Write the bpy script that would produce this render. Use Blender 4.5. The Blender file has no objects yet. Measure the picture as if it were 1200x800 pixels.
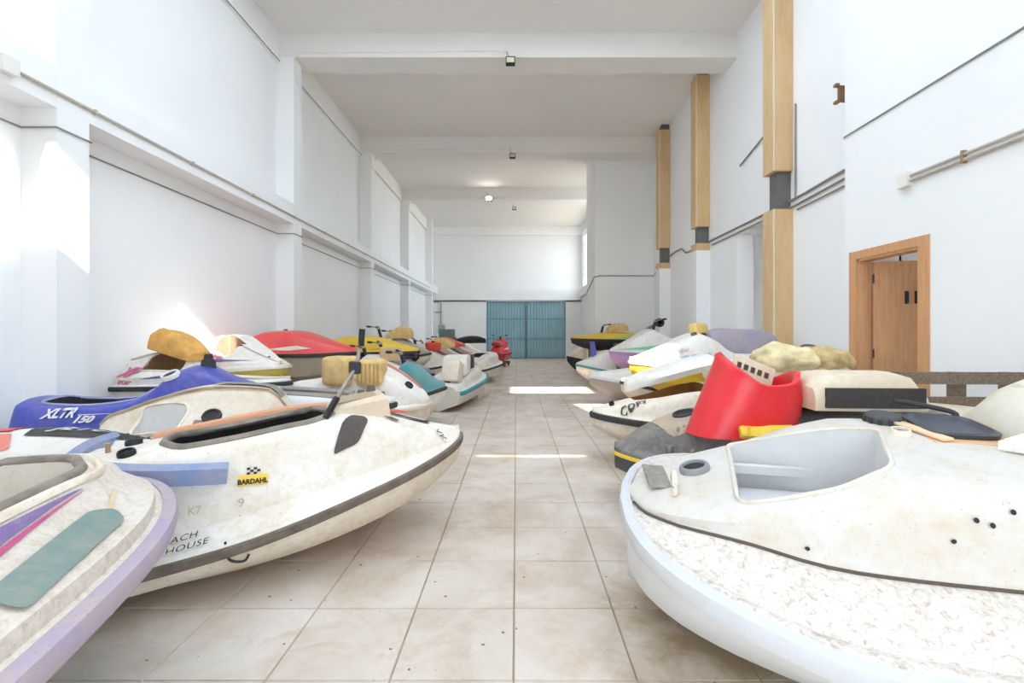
import bpy, bmesh, math, random
import numpy as np
from mathutils import Vector, Matrix
from mathutils.bvhtree import BVHTree
random.seed(7)
SC = bpy.context.scene
COL = SC.collection
# ------------------------------------------------------------------ camera
cam_d = bpy.data.cameras.new('camera'); cam = bpy.data.objects.new('camera', cam_d); COL.objects.link(cam)
cam.location = (0, 0, 1.26); cam.rotation_euler = (math.pi/2, 0, 0)
cam_d.sensor_width = 36; cam_d.lens = 555/1200*36
cam_d.shift_x = -5/1200; cam_d.shift_y = -10/1200; cam_d.clip_start = 0.02; cam_d.clip_end = 400
SC.camera = cam
# ------------------------------------------------------------------ sky, sun, exposure
SUN_DIR = Vector((-0.19, 1.0, -0.64)).normalized()
wd = bpy.data.worlds.new('sky'); SC.world = wd; wd.use_nodes = True
wn = wd.node_tree; bg = wn.nodes['Background']
bg.inputs['Color'].default_value = (0.77, 0.90, 1.0, 1); bg.inputs['Strength'].default_value = 5.6
sd = bpy.data.lights.new('sun', 'SUN'); so = bpy.data.objects.new('sun', sd); COL.objects.link(so)
sd.energy = 17; sd.angle = math.radians(0.55); sd.color = (1.0, 0.945, 0.87)
so.rotation_euler = SUN_DIR.to_track_quat('-Z', 'Y').to_euler(); so.location = (6, -30, 26)
def portal(name, loc, direction, sx, sy):
    l = bpy.data.lights.new(name, 'AREA'); o = bpy.data.objects.new(name, l); COL.objects.link(o)
    l.shape = 'RECTANGLE'; l.size = sx; l.size_y = sy; o.location = loc
    o.rotation_euler = Vector(direction).to_track_quat('-Z', 'Y').to_euler(); l.cycles.is_portal = True
portal('portal_gate', (0, -1.5, 1.35), (0, 1, 0), 3.8, 2.7)
portal('portal_skylight_a', (-3.45, 0.3, 6.5), (0, 0, -1), .6, 1.4)
portal('portal_skylight_b', (2.7, 0.3, 6.5), (0, 0, -1), 1.8, 1.4)
portal('portal_far', (3.3, 19.0, 4.85), (-1, 0, 0), 7.6, 2.3)
portal('portal_side', (3.95, 7.47, 1.48), (-1, 0, 0), 1.44, 2.96)
SC.view_settings.view_transform = 'Standard'; SC.view_settings.look = 'None'
SC.view_settings.exposure = 0.2; SC.view_settings.gamma = 1.0; SC.view_settings.use_curve_mapping = False
SC.cycles.max_bounces = 14; SC.cycles.diffuse_bounces = 10; SC.cycles.glossy_bounces = 4
SC.cycles.sample_clamp_indirect = 8.0
SC.cycles.caustics_reflective = False; SC.cycles.caustics_refractive = False

# ------------------------------------------------------------------ materials
def lin(h):
    h = h.lstrip('#'); v = [int(h[i:i+2], 16)/255 for i in (0, 2, 4)]
    return tuple((x/12.92 if x <= .04045 else ((x+.055)/1.055)**2.4) for x in v) + (1,)
MATS = {}
def mat_base(name, rough=.5, metal=0, spec=.5):
    m = bpy.data.materials.new(name); m.use_nodes = True
    b = m.node_tree.nodes['Principled BSDF']
    b.inputs['Roughness'].default_value = rough; b.inputs['Metallic'].default_value = metal
    b.inputs['Specular IOR Level'].default_value = spec
    return m, m.node_tree, b
def noise(nt, coord, scale, detail=4, rough=.6, dist=0):
    n = nt.nodes.new('ShaderNodeTexNoise'); n.inputs['Scale'].default_value = scale
    n.inputs['Detail'].default_value = detail; n.inputs['Roughness'].default_value = rough
    n.inputs['Distortion'].default_value = dist
    nt.links.new(coord, n.inputs['Vector']); return n.outputs['Fac']
def ramp(nt, fac, stops):
    r = nt.nodes.new('ShaderNodeValToRGB'); e = r.color_ramp.elements
    while len(e) < len(stops): e.new(0.5)
    for i, (p, c) in enumerate(stops):
        e[i].position = p; e[i].color = c if len(c) == 4 else (*c, 1)
    nt.links.new(fac, r.inputs['Fac']); return r.outputs['Color']
def mix(nt, fac, a, b, mode='MIX'):
    n = nt.nodes.new('ShaderNodeMix'); n.data_type = 'RGBA'; n.blend_type = mode
    for sock, v in ((n.inputs[0], fac), (n.inputs[6], a), (n.inputs[7], b)):
        if isinstance(v, (int, float)): sock.default_value = v
        elif isinstance(v, tuple): sock.default_value = v
        else: nt.links.new(v, sock)
    return n.outputs[2]
def bump(nt, b, h, strength=.2, dist=.01):
    n = nt.nodes.new('ShaderNodeBump'); n.inputs['Strength'].default_value = strength; n.inputs['Distance'].default_value = dist
    nt.links.new(h, n.inputs['Height']); nt.links.new(n.outputs['Normal'], b.inputs['Normal'])
G = lambda v: (v, v, v, 1)
DUST = '#C9B294'
def paint(hexc, dirt=.35, rough=.38, flake=0, dust=DUST, seed=0.0):
    """weathered glass-fibre paint with dust blotches; flake adds peeling chips"""
    key = ('paint', hexc, dirt, rough, flake, dust)
    if key in MATS: return MATS[key]
    m, nt, b = mat_base('paint_' + hexc.strip('#'), rough)
    tc = nt.nodes.new('ShaderNodeTexCoord'); co = tc.outputs['Object']
    col = lin(hexc)
    f1 = ramp(nt, noise(nt, co, 3.5, 6, .65, .4), [(.38, G(0)), (.72, G(1))])
    f2 = ramp(nt, noise(nt, co, 22, 5, .7), [(.45, G(0)), (.75, G(1))])
    fm = mix(nt, .45, f1, f2)
    sc_ = mix(nt, 1.0, fm, G(min(1, dirt*1.6)), 'MULTIPLY')
    c = mix(nt, sc_, col, lin(dust))
    sp = ramp(nt, noise(nt, co, 90, 2, .5), [(.68, G(0)), (.74, G(1))])
    c = mix(nt, mix(nt, 1.0, sp, G(dirt*.8), 'MULTIPLY'), c, lin('#7A6248'))
    if flake:
        v = nt.nodes.new('ShaderNodeTexVoronoi'); v.inputs['Scale'].default_value = 55; nt.links.new(co, v.inputs['Vector'])
        v.inputs['Randomness'].default_value = 1
        hs = ramp(nt, v.outputs['Distance'], [(.15, lin('#F6F3F0')), (.62, lin('#D9D0C9'))])
        fl = ramp(nt, noise(nt, co, 30, 6, .75, 1.2), [(.40, lin('#E8E3DF')), (.53, lin('#D9CFC8')), (.66, lin('#A68F7C'))])
        fl = mix(nt, .45, fl, hs, 'MULTIPLY')
        c = mix(nt, flake, c, fl)
        bump(nt, b, v.outputs['Distance'], .35, .004)
    nt.links.new(c, b.inputs['Base Color'])
    rr = ramp(nt, sc_, [(0, G(rough)), (1, G(.8))]); nt.links.new(rr, b.inputs['Roughness'])
    MATS[key] = m; return m
def plain(hexc, rough=.5, metal=0, var=.06, scale=8, bmp=0, spec=.5):
    key = ('plain', hexc, rough, metal, var, scale, bmp)
    if key in MATS: return MATS[key]
    m, nt, b = mat_base('surface_' + hexc.strip('#'), rough, metal, spec)
    tc = nt.nodes.new('ShaderNodeTexCoord'); n = noise(nt, tc.outputs['Object'], scale, 5, .6)
    c = lin(hexc); k = lambda s: tuple(min(1, x*s) for x in c[:3]) + (1,)
    nt.links.new(ramp(nt, n, [(.3, k(1-var)), (.7, k(1+var))]), b.inputs['Base Color'])
    if bmp: bump(nt, b, n, bmp, .01)
    MATS[key] = m; return m
def wall_paint(name, hexc, var=.02):
    m, nt, b = mat_base(name, .85, 0, .2)
    tc = nt.nodes.new('ShaderNodeTexCoord'); co = tc.outputs['Object']
    n = noise(nt, co, .7, 6, .6); n2 = noise(nt, co, 14, 4, .6)
    c = lin(hexc); k = lambda s: tuple(min(1, x*s) for x in c[:3]) + (1,)
    a = ramp(nt, n, [(.3, k(1-var)), (.7, k(1+var))])
    st = ramp(nt, noise(nt, co, 1.6, 8, .7, .5), [(.68, G(0)), (.86, G(.22))])
    nt.links.new(mix(nt, st, a, lin('#CDBBA2')), b.inputs['Base Color']); bump(nt, b, n2, .08, .01)
    return m
def wood(name, c1, c2, scale=6, axis=2, rough=.55, stretch=14):
    m, nt, b = mat_base(name, rough)
    tc = nt.nodes.new('ShaderNodeTexCoord'); mp = nt.nodes.new('ShaderNodeMapping')
    s = [stretch]*3; s[axis] = 1.0; mp.inputs['Scale'].default_value = s
    nt.links.new(tc.outputs['Object'], mp.inputs['Vector'])
    n = noise(nt, mp.outputs['Vector'], scale, 6, .65, .6)
    nt.links.new(ramp(nt, n, [(.3, lin(c1)), (.7, lin(c2))]), b.inputs['Base Color'])
    bump(nt, b, n, .15, .005); return m
M_WALL = wall_paint('white_wall_paint', '#EFF0F1')
M_CEIL = wall_paint('white_ceiling_paint', '#E9E7E4')
M_OUT = plain('#B8AFA2', .9, var=.08, scale=.6)
M_GRND = plain('#B9AB98', .95, var=.12, scale=.4)
M_BLACK = plain('#1B1B1D', .5); M_DARK = plain('#2C2B2E', .6, var=.2)
M_RUB = plain('#3A3839', .75, var=.3, scale=20); M_STEEL = plain('#9A9388', .35, .8, .15, 30)
M_PIPE = plain('#BDB5AA', .5, 0, .1, 20); M_WIRE = plain('#8F8A86', .6)
M_CARD = wood('cardboard_wrap', '#CDAA7B', '#DABB90', 2, 2, .8, 5)
M_GREY = plain('#6F6E6D', .55, .2, .12)
M_DOOR = wood('beech_veneer', '#C18D62', '#D9A577', 3, 2, .45, 16)
M_OLDWOOD = wood('weathered_plank', '#5E4F42', '#94826F', 5, 1, .85, 12)
M_FOAM = plain('#D8B87E', .95, 0, .22, 9, .5); M_FOAMD = plain('#B98F55', .95, 0, .25, 6, .5)
M_GATE = plain('#8FB2BE', .5, .1, .1, 1.2); M_GATED = plain('#7798A5', .5, .1, .1)
M_WHITEP = plain('#E6E4E0', .5, 0, .05)

# ------------------------------------------------------------------ mesh helpers
def link(name, me, mat, parent=None):
    o = bpy.data.objects.new(name, me); COL.objects.link(o)
    if mat is not None:
        for m in (mat if isinstance(mat, (list, tuple)) else [mat]): me.materials.append(m)
    if parent is not None: o.parent = parent
    return o
def tag(o, label=None, cat=None, group=None, kind=None):
    if label: o['label'] = label
    if cat: o['category'] = cat
    if group: o['group'] = group
    if kind: o['kind'] = kind
    return o
def empty(name, loc=(0, 0, 0), rot=(0, 0, 0), label=None, cat=None, group=None):
    o = bpy.data.objects.new(name, None); COL.objects.link(o); o.location = loc; o.rotation_euler = rot
    o.empty_display_size = .1
    return tag(o, label, cat, group)
def from_bm(bm, smooth=None):
    bmesh.ops.recalc_face_normals(bm, faces=bm.faces)
    me = bpy.data.meshes.new('m'); bm.to_mesh(me); bm.free()
    if smooth is not None:
        me.shade_smooth()
        me.set_sharp_from_angle(angle=math.radians(smooth))
    return me
def bx(bm, x0, x1, y0, y1, z0, z1):
    vs = [bm.verts.new(p) for p in ((x0,y0,z0),(x1,y0,z0),(x1,y1,z0),(x0,y1,z0),(x0,y0,z1),(x1,y0,z1),(x1,y1,z1),(x0,y1,z1))]
    for f in ((0,3,2,1),(4,5,6,7),(0,1,5,4),(1,2,6,5),(2,3,7,6),(3,0,4,7)): bm.faces.new([vs[i] for i in f])
def boxes(*bs):
    bm = bmesh.new()
    for b in bs: bx(bm, *b)
    return from_bm(bm)
def rbox(sx, sy, sz, r=.02, seg=2, loc=(0, 0, 0)):
    bm = bmesh.new(); bx(bm, -sx/2, sx/2, -sy/2, sy/2, 0, sz)
    bmesh.ops.bevel(bm, geom=bm.edges[:], offset=min(r, sx*.45, sy*.45, sz*.45), segments=seg, affect='EDGES', profile=.5)
    bmesh.ops.translate(bm, verts=bm.verts, vec=loc)
    return from_bm(bm, 40)
def catmull(pts, n=6, closed=False):
    P = [Vector(p) for p in pts]; out = []
    m = len(P)
    for i in range(m if closed else m-1):
        p0 = P[(i-1) % m] if closed or i > 0 else P[0]; p1 = P[i]; p2 = P[(i+1) % m]
        p3 = P[(i+2) % m] if closed or i+2 < m else P[-1]
        for k in range(n):
            t = k/n
            out.append(.5*((2*p1)+(-p0+p2)*t+(2*p0-5*p1+4*p2-p3)*t*t+(-p0+3*p1-3*p2+p3)*t**3))
    if not closed: out.append(P[-1])
    return out
def sweep_bm(bm, path, prof, closed=False, up=Vector((0, 0, 1)), caps=True):
    """prof: (side, up) points of a closed outline"""
    P = [Vector(p) for p in path]; n = len(P); rings = []
    for i, p in enumerate(P):
        a = P[(i-1) % n] if closed or i > 0 else P[i]; b = P[(i+1) % n] if closed or i < n-1 else P[i]
        t = (b-a)
        if t.length < 1e-9: t = Vector((1, 0, 0))
        t.normalize(); u = up
        if abs(t.dot(u)) > .97: u = Vector((1, 0, 0)) if abs(t.x) < .9 else Vector((0, 1, 0))
        s = t.cross(u).normalized(); v = s.cross(t).normalized()
        rings.append([bm.verts.new(p+s*q[0]+v*q[1]) for q in prof])
    k = len(prof)
    for i in range(n if closed else n-1):
        r0, r1 = rings[i], rings[(i+1) % n]
        for j in range(k): bm.faces.new((r0[j], r0[(j+1) % k], r1[(j+1) % k], r1[j]))
    if not closed and caps:
        bm.faces.new(rings[0][::-1]); bm.faces.new(rings[-1])
def circ(r, n=8, sx=1, sy=1): return [(r*sx*math.cos(2*math.pi*i/n), r*sy*math.sin(2*math.pi*i/n)) for i in range(n)]
def tube(path, r, n=8, closed=False, smooth=45):
    bm = bmesh.new(); sweep_bm(bm, path, circ(r, n), closed); return from_bm(bm, smooth)
def lathe(prof, n=20, smooth=40):
    """prof: (radius, z) list"""
    bm = bmesh.new(); rings = []
    for r, z in prof:
        if r < 1e-6: rings.append([bm.verts.new((0, 0, z))])
        else: rings.append([bm.verts.new((r*math.cos(2*math.pi*i/n), r*math.sin(2*math.pi*i/n), z)) for i in range(n)])
    for a, b in zip(rings, rings[1:]):
        for i in range(n):
            q = [a[i % len(a)], a[(i+1) % len(a)], b[(i+1) % len(b)], b[i % len(b)]]
            q = list(dict.fromkeys(q))
            if len(q) > 2: bm.faces.new(q)
    for r in (rings[0], rings[-1]):
        if len(r) > 1: bm.faces.new(r)
    return from_bm(bm, smooth)
def loft(rings, smooth=40, cap=True):
    bm = bmesh.new(); R = [[bm.verts.new(p) for p in r] for r in rings]; k = len(R[0])
    for a, b in zip(R, R[1:]):
        for j in range(k): bm.faces.new((a[j], a[(j+1) % k], b[(j+1) % k], b[j]))
    if cap: bm.faces.new(R[0][::-1]); bm.faces.new(R[-1])
    return from_bm(bm, smooth)
def prism(poly, z0, z1, r=0, smooth=30):
    bm = bmesh.new(); n = len(poly)
    a = [bm.verts.new((p[0], p[1], z0)) for p in poly]; b = [bm.verts.new((p[0], p[1], z1)) for p in poly]
    bm.faces.new(a[::-1]); bm.faces.new(b)
    for i in range(n): bm.faces.new((a[i], a[(i+1) % n], b[(i+1) % n], b[i]))
    if r:
        bmesh.ops.bevel(bm, geom=[e for e in bm.edges if abs(e.verts[0].co.z-e.verts[1].co.z) < 1e-6], offset=r, segments=2, affect='EDGES')
    return from_bm(bm, smooth)
def rpoly(pts, rad=.05, n=4):
    """round the corners of a 2D polygon"""
    out = []; m = len(pts)
    for i in range(m):
        p = Vector(pts[i]); a = Vector(pts[i-1])-p; b = Vector(pts[(i+1) % m])-p
        r = min(rad, a.length*.45, b.length*.45); a.normalize(); b.normalize()
        s, e = p+a*r, p+b*r
        for k in range(n+1):
            t = k/n; out.append(tuple((1-t)**2*s+2*t*(1-t)*p+t*t*e))
    return out
def cubic(lst, t):
    xs = [a for a, _ in lst]; ys = [b for _, b in lst]
    if t <= xs[0]: return ys[0]
    if t >= xs[-1]: return ys[-1]
    i = max(k for k in range(len(xs)) if xs[k] <= t); i = min(i, len(xs)-2)
    def slope(k):
        if k == 0: return (ys[1]-ys[0])/(xs[1]-xs[0])
        if k == len(xs)-1: return (ys[-1]-ys[-2])/(xs[-1]-xs[-2])
        a = (ys[k]-ys[k-1])/(xs[k]-xs[k-1]); b = (ys[k+1]-ys[k])/(xs[k+1]-xs[k])
        return 0 if a*b <= 0 else 2*a*b/(a+b)
    h = xs[i+1]-xs[i]; s = (t-xs[i])/h; m0, m1 = slope(i)*h, slope(i+1)*h
    return (2*s**3-3*s*s+1)*ys[i]+(s**3-2*s*s+s)*m0+(-2*s**3+3*s*s)*ys[i+1]+(s**3-s*s)*m1
def eval_mesh(o):
    dg = bpy.context.evaluated_depsgraph_get(); e = o.evaluated_get(dg)
    return bpy.data.meshes.new_from_object(e)
def text_mesh(txt, size, shear=0.0, bold=0.0, spacing=1.0):
    c = bpy.data.curves.new('t', 'FONT'); c.body = txt; c.size = size; c.shear = shear; c.offset = bold
    c.align_x = 'CENTER'; c.align_y = 'CENTER'; c.resolution_u = 3; c.space_character = spacing
    o = bpy.data.objects.new('t', c); COL.objects.link(o)
    me = eval_mesh(o); bpy.data.objects.remove(o); bpy.data.curves.remove(c); return me

# ------------------------------------------------------------------ the hall
def struct(name, me, mat, label=None, cat=None, parent=None):
    o = link(name, me, mat, parent)
    if parent is None: tag(o, label, cat, kind='structure')
    return o
XL, XLF = -4.15, -3.85           # left wall plane, pilaster front
XR, XN = 3.82, 3.60              # right recessed wall, near right wall
YB, YE, ZC = -1.5, 23.3, 6.45    # back wall, end wall, ceiling
PY = [-0.4, 3.97, 8.2, 12.55, 16.95, 21.6]
# floor slab with recessed joints, tiles laid on it one by one
T = .45; X0, Y0 = -.01, 1.718
def tile_material():
    m, nt, b = mat_base('pale_floor_tile', .42)
    tc = nt.nodes.new('ShaderNodeTexCoord'); geo = nt.nodes.new('ShaderNodeNewGeometry'); oi = nt.nodes.new('ShaderNodeObjectInfo')
    co = geo.outputs['Position']
    a = ramp(nt, noise(nt, co, 1.7, 8, .68, .5), [(.30, lin('#B8A592')), (.48, lin('#CFC1B4')), (.66, lin('#DAD0C7'))])
    br = ramp(nt, noise(nt, co, 3.2, 8, .72, .8), [(.52, G(0)), (.74, G(.6))])
    c = mix(nt, br, a, lin('#B98F6A'))
    dk = ramp(nt, noise(nt, co, 38, 3, .6), [(.72, G(0)), (.78, G(.8))])
    c = mix(nt, dk, c, lin('#5E4B3A'))
    sh = ramp(nt, oi.outputs['Random'], [(0, G(.93)), (1, G(1.0))])
    c = mix(nt, 1.0, c, sh, 'MULTIPLY')
    # brown mud stain by the near right hull, with the hull's shade painted in
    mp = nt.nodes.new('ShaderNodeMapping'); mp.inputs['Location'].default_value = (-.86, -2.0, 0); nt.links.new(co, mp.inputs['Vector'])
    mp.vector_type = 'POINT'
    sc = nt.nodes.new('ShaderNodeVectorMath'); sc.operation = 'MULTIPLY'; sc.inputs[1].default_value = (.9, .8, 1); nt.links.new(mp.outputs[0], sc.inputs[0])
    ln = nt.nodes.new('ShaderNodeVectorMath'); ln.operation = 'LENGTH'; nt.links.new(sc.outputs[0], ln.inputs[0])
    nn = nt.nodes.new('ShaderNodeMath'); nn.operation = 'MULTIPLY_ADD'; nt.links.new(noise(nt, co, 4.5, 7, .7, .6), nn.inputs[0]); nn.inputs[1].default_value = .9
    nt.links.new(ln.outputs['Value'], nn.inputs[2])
    stain_shade = ramp(nt, nn.outputs[0], [(.58, G(.85)), (.92, G(0))])
    c = mix(nt, stain_shade, c, lin('#97805F'))
    nt.links.new(c, b.inputs['Base Color'])
    nt.links.new(ramp(nt, noise(nt, co, 6, 5, .6), [(.3, G(.35)), (.7, G(.6))]), b.inputs['Roughness'])
    return m
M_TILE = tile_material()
floor = struct('floor', boxes((-4.6, 4.3, YB-.2, YE+.2, -.25, -.008)), plain('#A5917B', .9, var=.25, scale=6))
tag(floor, 'pale dusty floor of large square tiles down the aisle', 'floor')
bm = bmesh.new(); g = .002; e = .003
vb = [bm.verts.new(p) for p in ((g,g,-.008),(T-g,g,-.008),(T-g,T-g,-.008),(g,T-g,-.008))]
vt = [bm.verts.new(p) for p in ((g+e,g+e,0),(T-g-e,g+e,0),(T-g-e,T-g-e,0),(g+e,T-g-e,0))]
bm.faces.new(vt)
for i in range(4): bm.faces.new((vb[i], vb[(i+1) % 4], vt[(i+1) % 4], vt[i]))
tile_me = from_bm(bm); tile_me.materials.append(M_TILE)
cells = []
for iy in range(-7, 48):
    for ix in range(-10, 9):
        x, y = X0+ix*T, Y0+iy*T
        if x < XL-.1 or x+T > 4.28 or y < YB or y+T > YE+.1: continue
        cells.append((x, y))
def vis(c):
    x, y = c[0]+T/2, c[1]+T/2
    if y < 1.25: return 99
    lo = -1.5 if y > 3 else -2.2
    hi = 1.3 if y < 9 else 2.2
    return y + (0 if lo < x < hi else 30)
cells.sort(key=vis)
rest = bmesh.new()
for k, (x, y) in enumerate(cells):
    if k < 200:
        o = bpy.data.objects.new('tile', tile_me); COL.objects.link(o); o.parent = floor
        o.location = (x, y, random.uniform(-.0008, .0008)); o.rotation_euler = (0, 0, 0)
    else:
        v = [rest.verts.new((x+dx, y+dy, 0)) for dx, dy in ((g+e,g+e),(T-g-e,g+e),(T-g-e,T-g-e),(g+e,T-g-e))]; rest.faces.new(v)
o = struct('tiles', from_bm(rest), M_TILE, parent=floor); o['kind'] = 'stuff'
# outside ground and an unseen tower added to shade the open gate
struct('ground', boxes((-60, 60, -80, 60, -.4, -.26)), M_GRND, 'bare pale yard ground outside the hall', 'ground')
struct('wall_sun_screen', boxes((-1.5, 13, -31.5, -31.3, -.3, 22.9), (-1.5, 13, -40, -31.5, -.3, 22.2)), M_OUT, 'unseen tower added behind the viewer to shade the open gate', 'building')
# walls
w = [(XL-.3, XL, YB, YE+.3, -.2, ZC+.2)]
wall_left = struct('wall_left', boxes(*w), M_WALL, 'tall white left wall with pilasters and a mid-height beam', 'wall')
for k, y in enumerate(PY):
    struct('pilaster', boxes((XL-.02, XLF, y, y+.3, -.01, 6.03 if k in (1, 2, 3, 4) else ZC)), M_WALL, parent=wall_left)
struct('rail_beam', boxes((XL-.02, XLF-.002, YB, YE, 3.15, 3.49)), M_WALL, parent=wall_left)
struct('top_beam', boxes((XL-.02, XL+.05, YB, YE, 5.95, ZC)), M_WALL, parent=wall_left)
wall_near = struct('wall_right_near', boxes((XN, XN+.12, YB, 4.22, -.2, ZC+.2), (XN, XN+.12, 4.995, 5.19, -.2, ZC+.2), (XN, XN+.12, 4.22, 4.995, 2.04, ZC+.2),
    (XN+.12, XR+.3, 5.07, 5.19, -.2, ZC+.2)), M_WALL, 'white near right wall with a doorway', 'wall')
OY0, OY1, OZ = 6.75, 8.19, 2.96
wall_right = struct('wall_right', boxes((XR, XR+.28, 5.19, OY0, -.2, ZC+.2), (XR, XR+.28, OY1, 13.3, -.2, ZC+.2), (XR, XR+.28, OY0, OY1, OZ, ZC+.2)), M_WALL,
    'white recessed right wall with a tall opening to daylight', 'wall')
struct('wall_block', boxes((2.17, XR+.28, 13.1, 14.6, -.2, ZC+.1)), M_WALL, 'white projecting wall block past the brown boxed columns', 'wall')
struct('wall_right_far', boxes((3.2, 3.4, 14.6, YE+.2, -.2, 3.35), (3.2, 3.4, 14.6, YE+.2, 6.0, ZC+.2), (3.2, 3.4, 14.6, 15.2, 3.35, 6.0), (3.2, 3.4, 22.8, YE+.2, 3.35, 6.0)), M_WALL,
    'far right wall with a band of high windows', 'wall')
struct('rail_far', boxes((3.02, 3.2, 14.6, YE, 3.0, 3.35)), M_WALL, 'white ledge beam under the far high windows', 'beam')
wf = struct('window_1', boxes((3.27, 3.31, 15.2, 22.8, 3.35, 3.42), (3.27, 3.31, 15.2, 22.8, 5.93, 6.0)), M_WHITEP, 'high white-framed window band on the far right wall', 'window')
for k in range(9): struct('mullion', boxes((3.265, 3.315, 15.2+k*.94, 15.26+k*.94, 3.35, 6.0)), M_WHITEP, parent=wf)
we = struct('wall_end', boxes((XL-.3, -1.47, YE, YE+.25, -.2, 2.86), (2.43, 3.4, YE, YE+.25, -.2, 2.86), (XL-.3, 3.4, YE, YE+.25, 2.80, ZC+.2), (-1.5, 2.46, YE+.12, YE+.25, -.2, 2.82)), M_WALL, 'white end wall around the blue gate', 'wall')
struct('lintel_beam', boxes((XL, 3.2, YE-.12, YE+.01, 2.86, 3.45)), M_WALL, parent=we)
struct('top_beam', boxes((XL, 3.2, YE-.3, YE+.01, 6.03, ZC)), M_WALL, parent=we)
wb = struct('wall_back', boxes((-3.5, -1.9, YB-.15, YB, -.2, 3.62), (1.9, 3.3, YB-.15, YB, -.2, 3.62), (-1.9, 1.9, YB-.15, YB, 2.7, 3.62), (XL-.3, -3.5, YB-.15, YB, -.2, 5.5), (-2.0, 3.9, YB-.15, YB, 4.17, 5.5), (-2.0, 2.9, YB-.15, YB, 5.5, 6.42), (3.5, 3.9, YB-.15, YB, 5.5, 6.42), (XL-.3, 3.9, YB-.15, YB, 6.42, ZC+.2), (-3.5, -2.0, YB-.15, YB, 3.62, 5.5),
    (-2.0, .81, YB-.15, YB, 3.62, 4.17), (1.94, 3.9, YB-.15, YB, 3.62, 4.17), (.81, 1.94, YB-.15, YB, 3.62, 4.05), (3.3, 3.9, YB-.15, YB, -.2, 3.62)), M_WALL,
    'white front wall with the open gate behind the viewer', 'wall')
# block added outside, right of the hall, to keep low sun off the far windows
struct('wall_sun_screen_far', boxes((4.1, 9, 8.6, 14.6, -.3, 9.0)), M_WALL, 'block added outside the right wall to shade the far windows', 'building')
struct('wall_light_screen', boxes((4.1, 5.5, 5.19, 8.6, 3.05, 3.2), (5.3, 5.5, 5.19, 8.6, -.3, 3.05)), M_WALL, 'white porch roof and wall added to dim the side opening', 'porch')  # roof and side wall added to cut the daylight behind the side opening
struct('wall_yard', boxes((7.2, 7.4, 3, 8.6, -.3, 2.2)), M_WALL, 'sunlit white yard wall outside the side opening', 'wall')
# ceiling with two skylights over the front bay
ceil = struct('ceiling', boxes((XL-.3, XR+.3, YB, -.4, ZC, ZC+.15), (XL-.3, XR+.3, 1.0, 1.5, ZC, ZC+.15), (XL-.3, XR+.3, 6.9, YE+.25, ZC, ZC+.15), (XL-.3, -3.0, 1.5, 6.9, ZC, ZC+.15), (3.0, XR+.3, 1.5, 6.9, ZC, ZC+.15), (-3.0, 3.0, 3.9, 4.6, ZC, ZC+.15), (XL-.3, -3.75, -.4, 1, ZC, ZC+.15), (-3.15, 1.8, -.4, 1, ZC, ZC+.15), (3.6, XR+.3, -.4, 1, ZC, ZC+.15)),
    M_CEIL, 'white flat ceiling crossed by deep beams', 'ceiling')
for k, y in enumerate(PY[1:5]):
    xr = XN if k == 0 else (XR if k < 3 else 3.2)
    struct('ceiling_beam', boxes((XL, xr, y, y+.52, 6.03, ZC+.02)), M_CEIL, parent=ceil)
m, nt_, b_ = mat_base('added_milky_sheet', .6)  # translucent panels added to spread sunlight through the front bay
tr = nt_.nodes.new('ShaderNodeBsdfTranslucent'); tr.inputs['Color'].default_value = (.36, .39, .42, 1)
nt_.links.new(tr.outputs[0], nt_.nodes['Material Output'].inputs['Surface'])
for k, (y0, y1) in enumerate(((1.5, 3.9), (4.6, 6.9))):
    w_ = struct('window_%d' % (k+2), boxes((-3.0, 3.0, y0-.05, y0, ZC, ZC+.16), (-3.0, 3.0, y1, y1+.05, ZC, ZC+.16)), M_WHITEP, 'milky panel added in the unseen front bay ceiling to spread light', 'window')
    for j in range(4):
        bm = bmesh.new(); q = [bm.verts.new(p) for p in ((-3+j*1.5, y0, ZC+.1), (-1.5+j*1.5, y0, ZC+.1), (-1.5+j*1.5, y1, ZC+.1), (-3+j*1.5, y1, ZC+.1))]; bm.faces.new(q)
        struct('pane', from_bm(bm), m, parent=w_)
# the store-room behind the door, window gap added to brighten the leaf
struct('wall_storeroom', boxes((XN+.12, 6.2, 3.0, 3.1, 0, 2.6), (6.1, 6.2, 3.1, 3.3, 0, 2.6), (6.1, 6.2, 4.3, 5.07, 0, 2.6), (6.1, 6.2, 3.3, 4.3, 0, 1.5), (6.1, 6.2, 3.3, 4.3, 2.3, 2.6), (XN+.12, 6.2, 3.0, 5.07, 2.6, 2.7), (3.75, 6.2, 3.0, 5.07, -.3, 0), (4.1, 6.2, 5.07, 5.19, 0, 2.7)), M_WALL, 'dim store-room walls behind the wooden door', 'wall')
# door
dr = tag(empty('door_1', (XN, 4.6, 0)), 'beech wooden door standing ajar in its frame', 'door', kind='structure')
def dpart(name, me, mat, parent=dr): o = link(name, me, mat, parent); return o
def sub(o, v):  # shift mesh so it is local to the parent's base
    o.data.transform(Matrix.Translation(-Vector(v))); return o
for (y0, y1, z0, z1) in ((4.12, 4.225, 0, 2.12), (4.99, 5.10, 0, 2.12), (4.225, 4.99, 2.035, 2.12)):
    sub(dpart('architrave', boxes((XN-.018, XN, y0, y1, z0, z1)), M_DOOR), (XN, 4.6, 0))
for (y0, y1, z0, z1) in ((4.22, 4.245, 0, 2.035), (4.97, 4.995, 0, 2.035), (4.22, 4.995, 2.01, 2.04)):
    sub(dpart('jamb', boxes((XN-.005, XN+.125, y0, y1, z0, z1)), M_DOOR), (XN, 4.6, 0))
leaf = dpart('leaf', boxes((0, .72, -.02, .02, .01, 2.0)), M_DOOR); leaf.location = (.13, 4.955-4.6, 0); leaf.rotation_euler = (0, 0, math.radians(-16))
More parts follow.
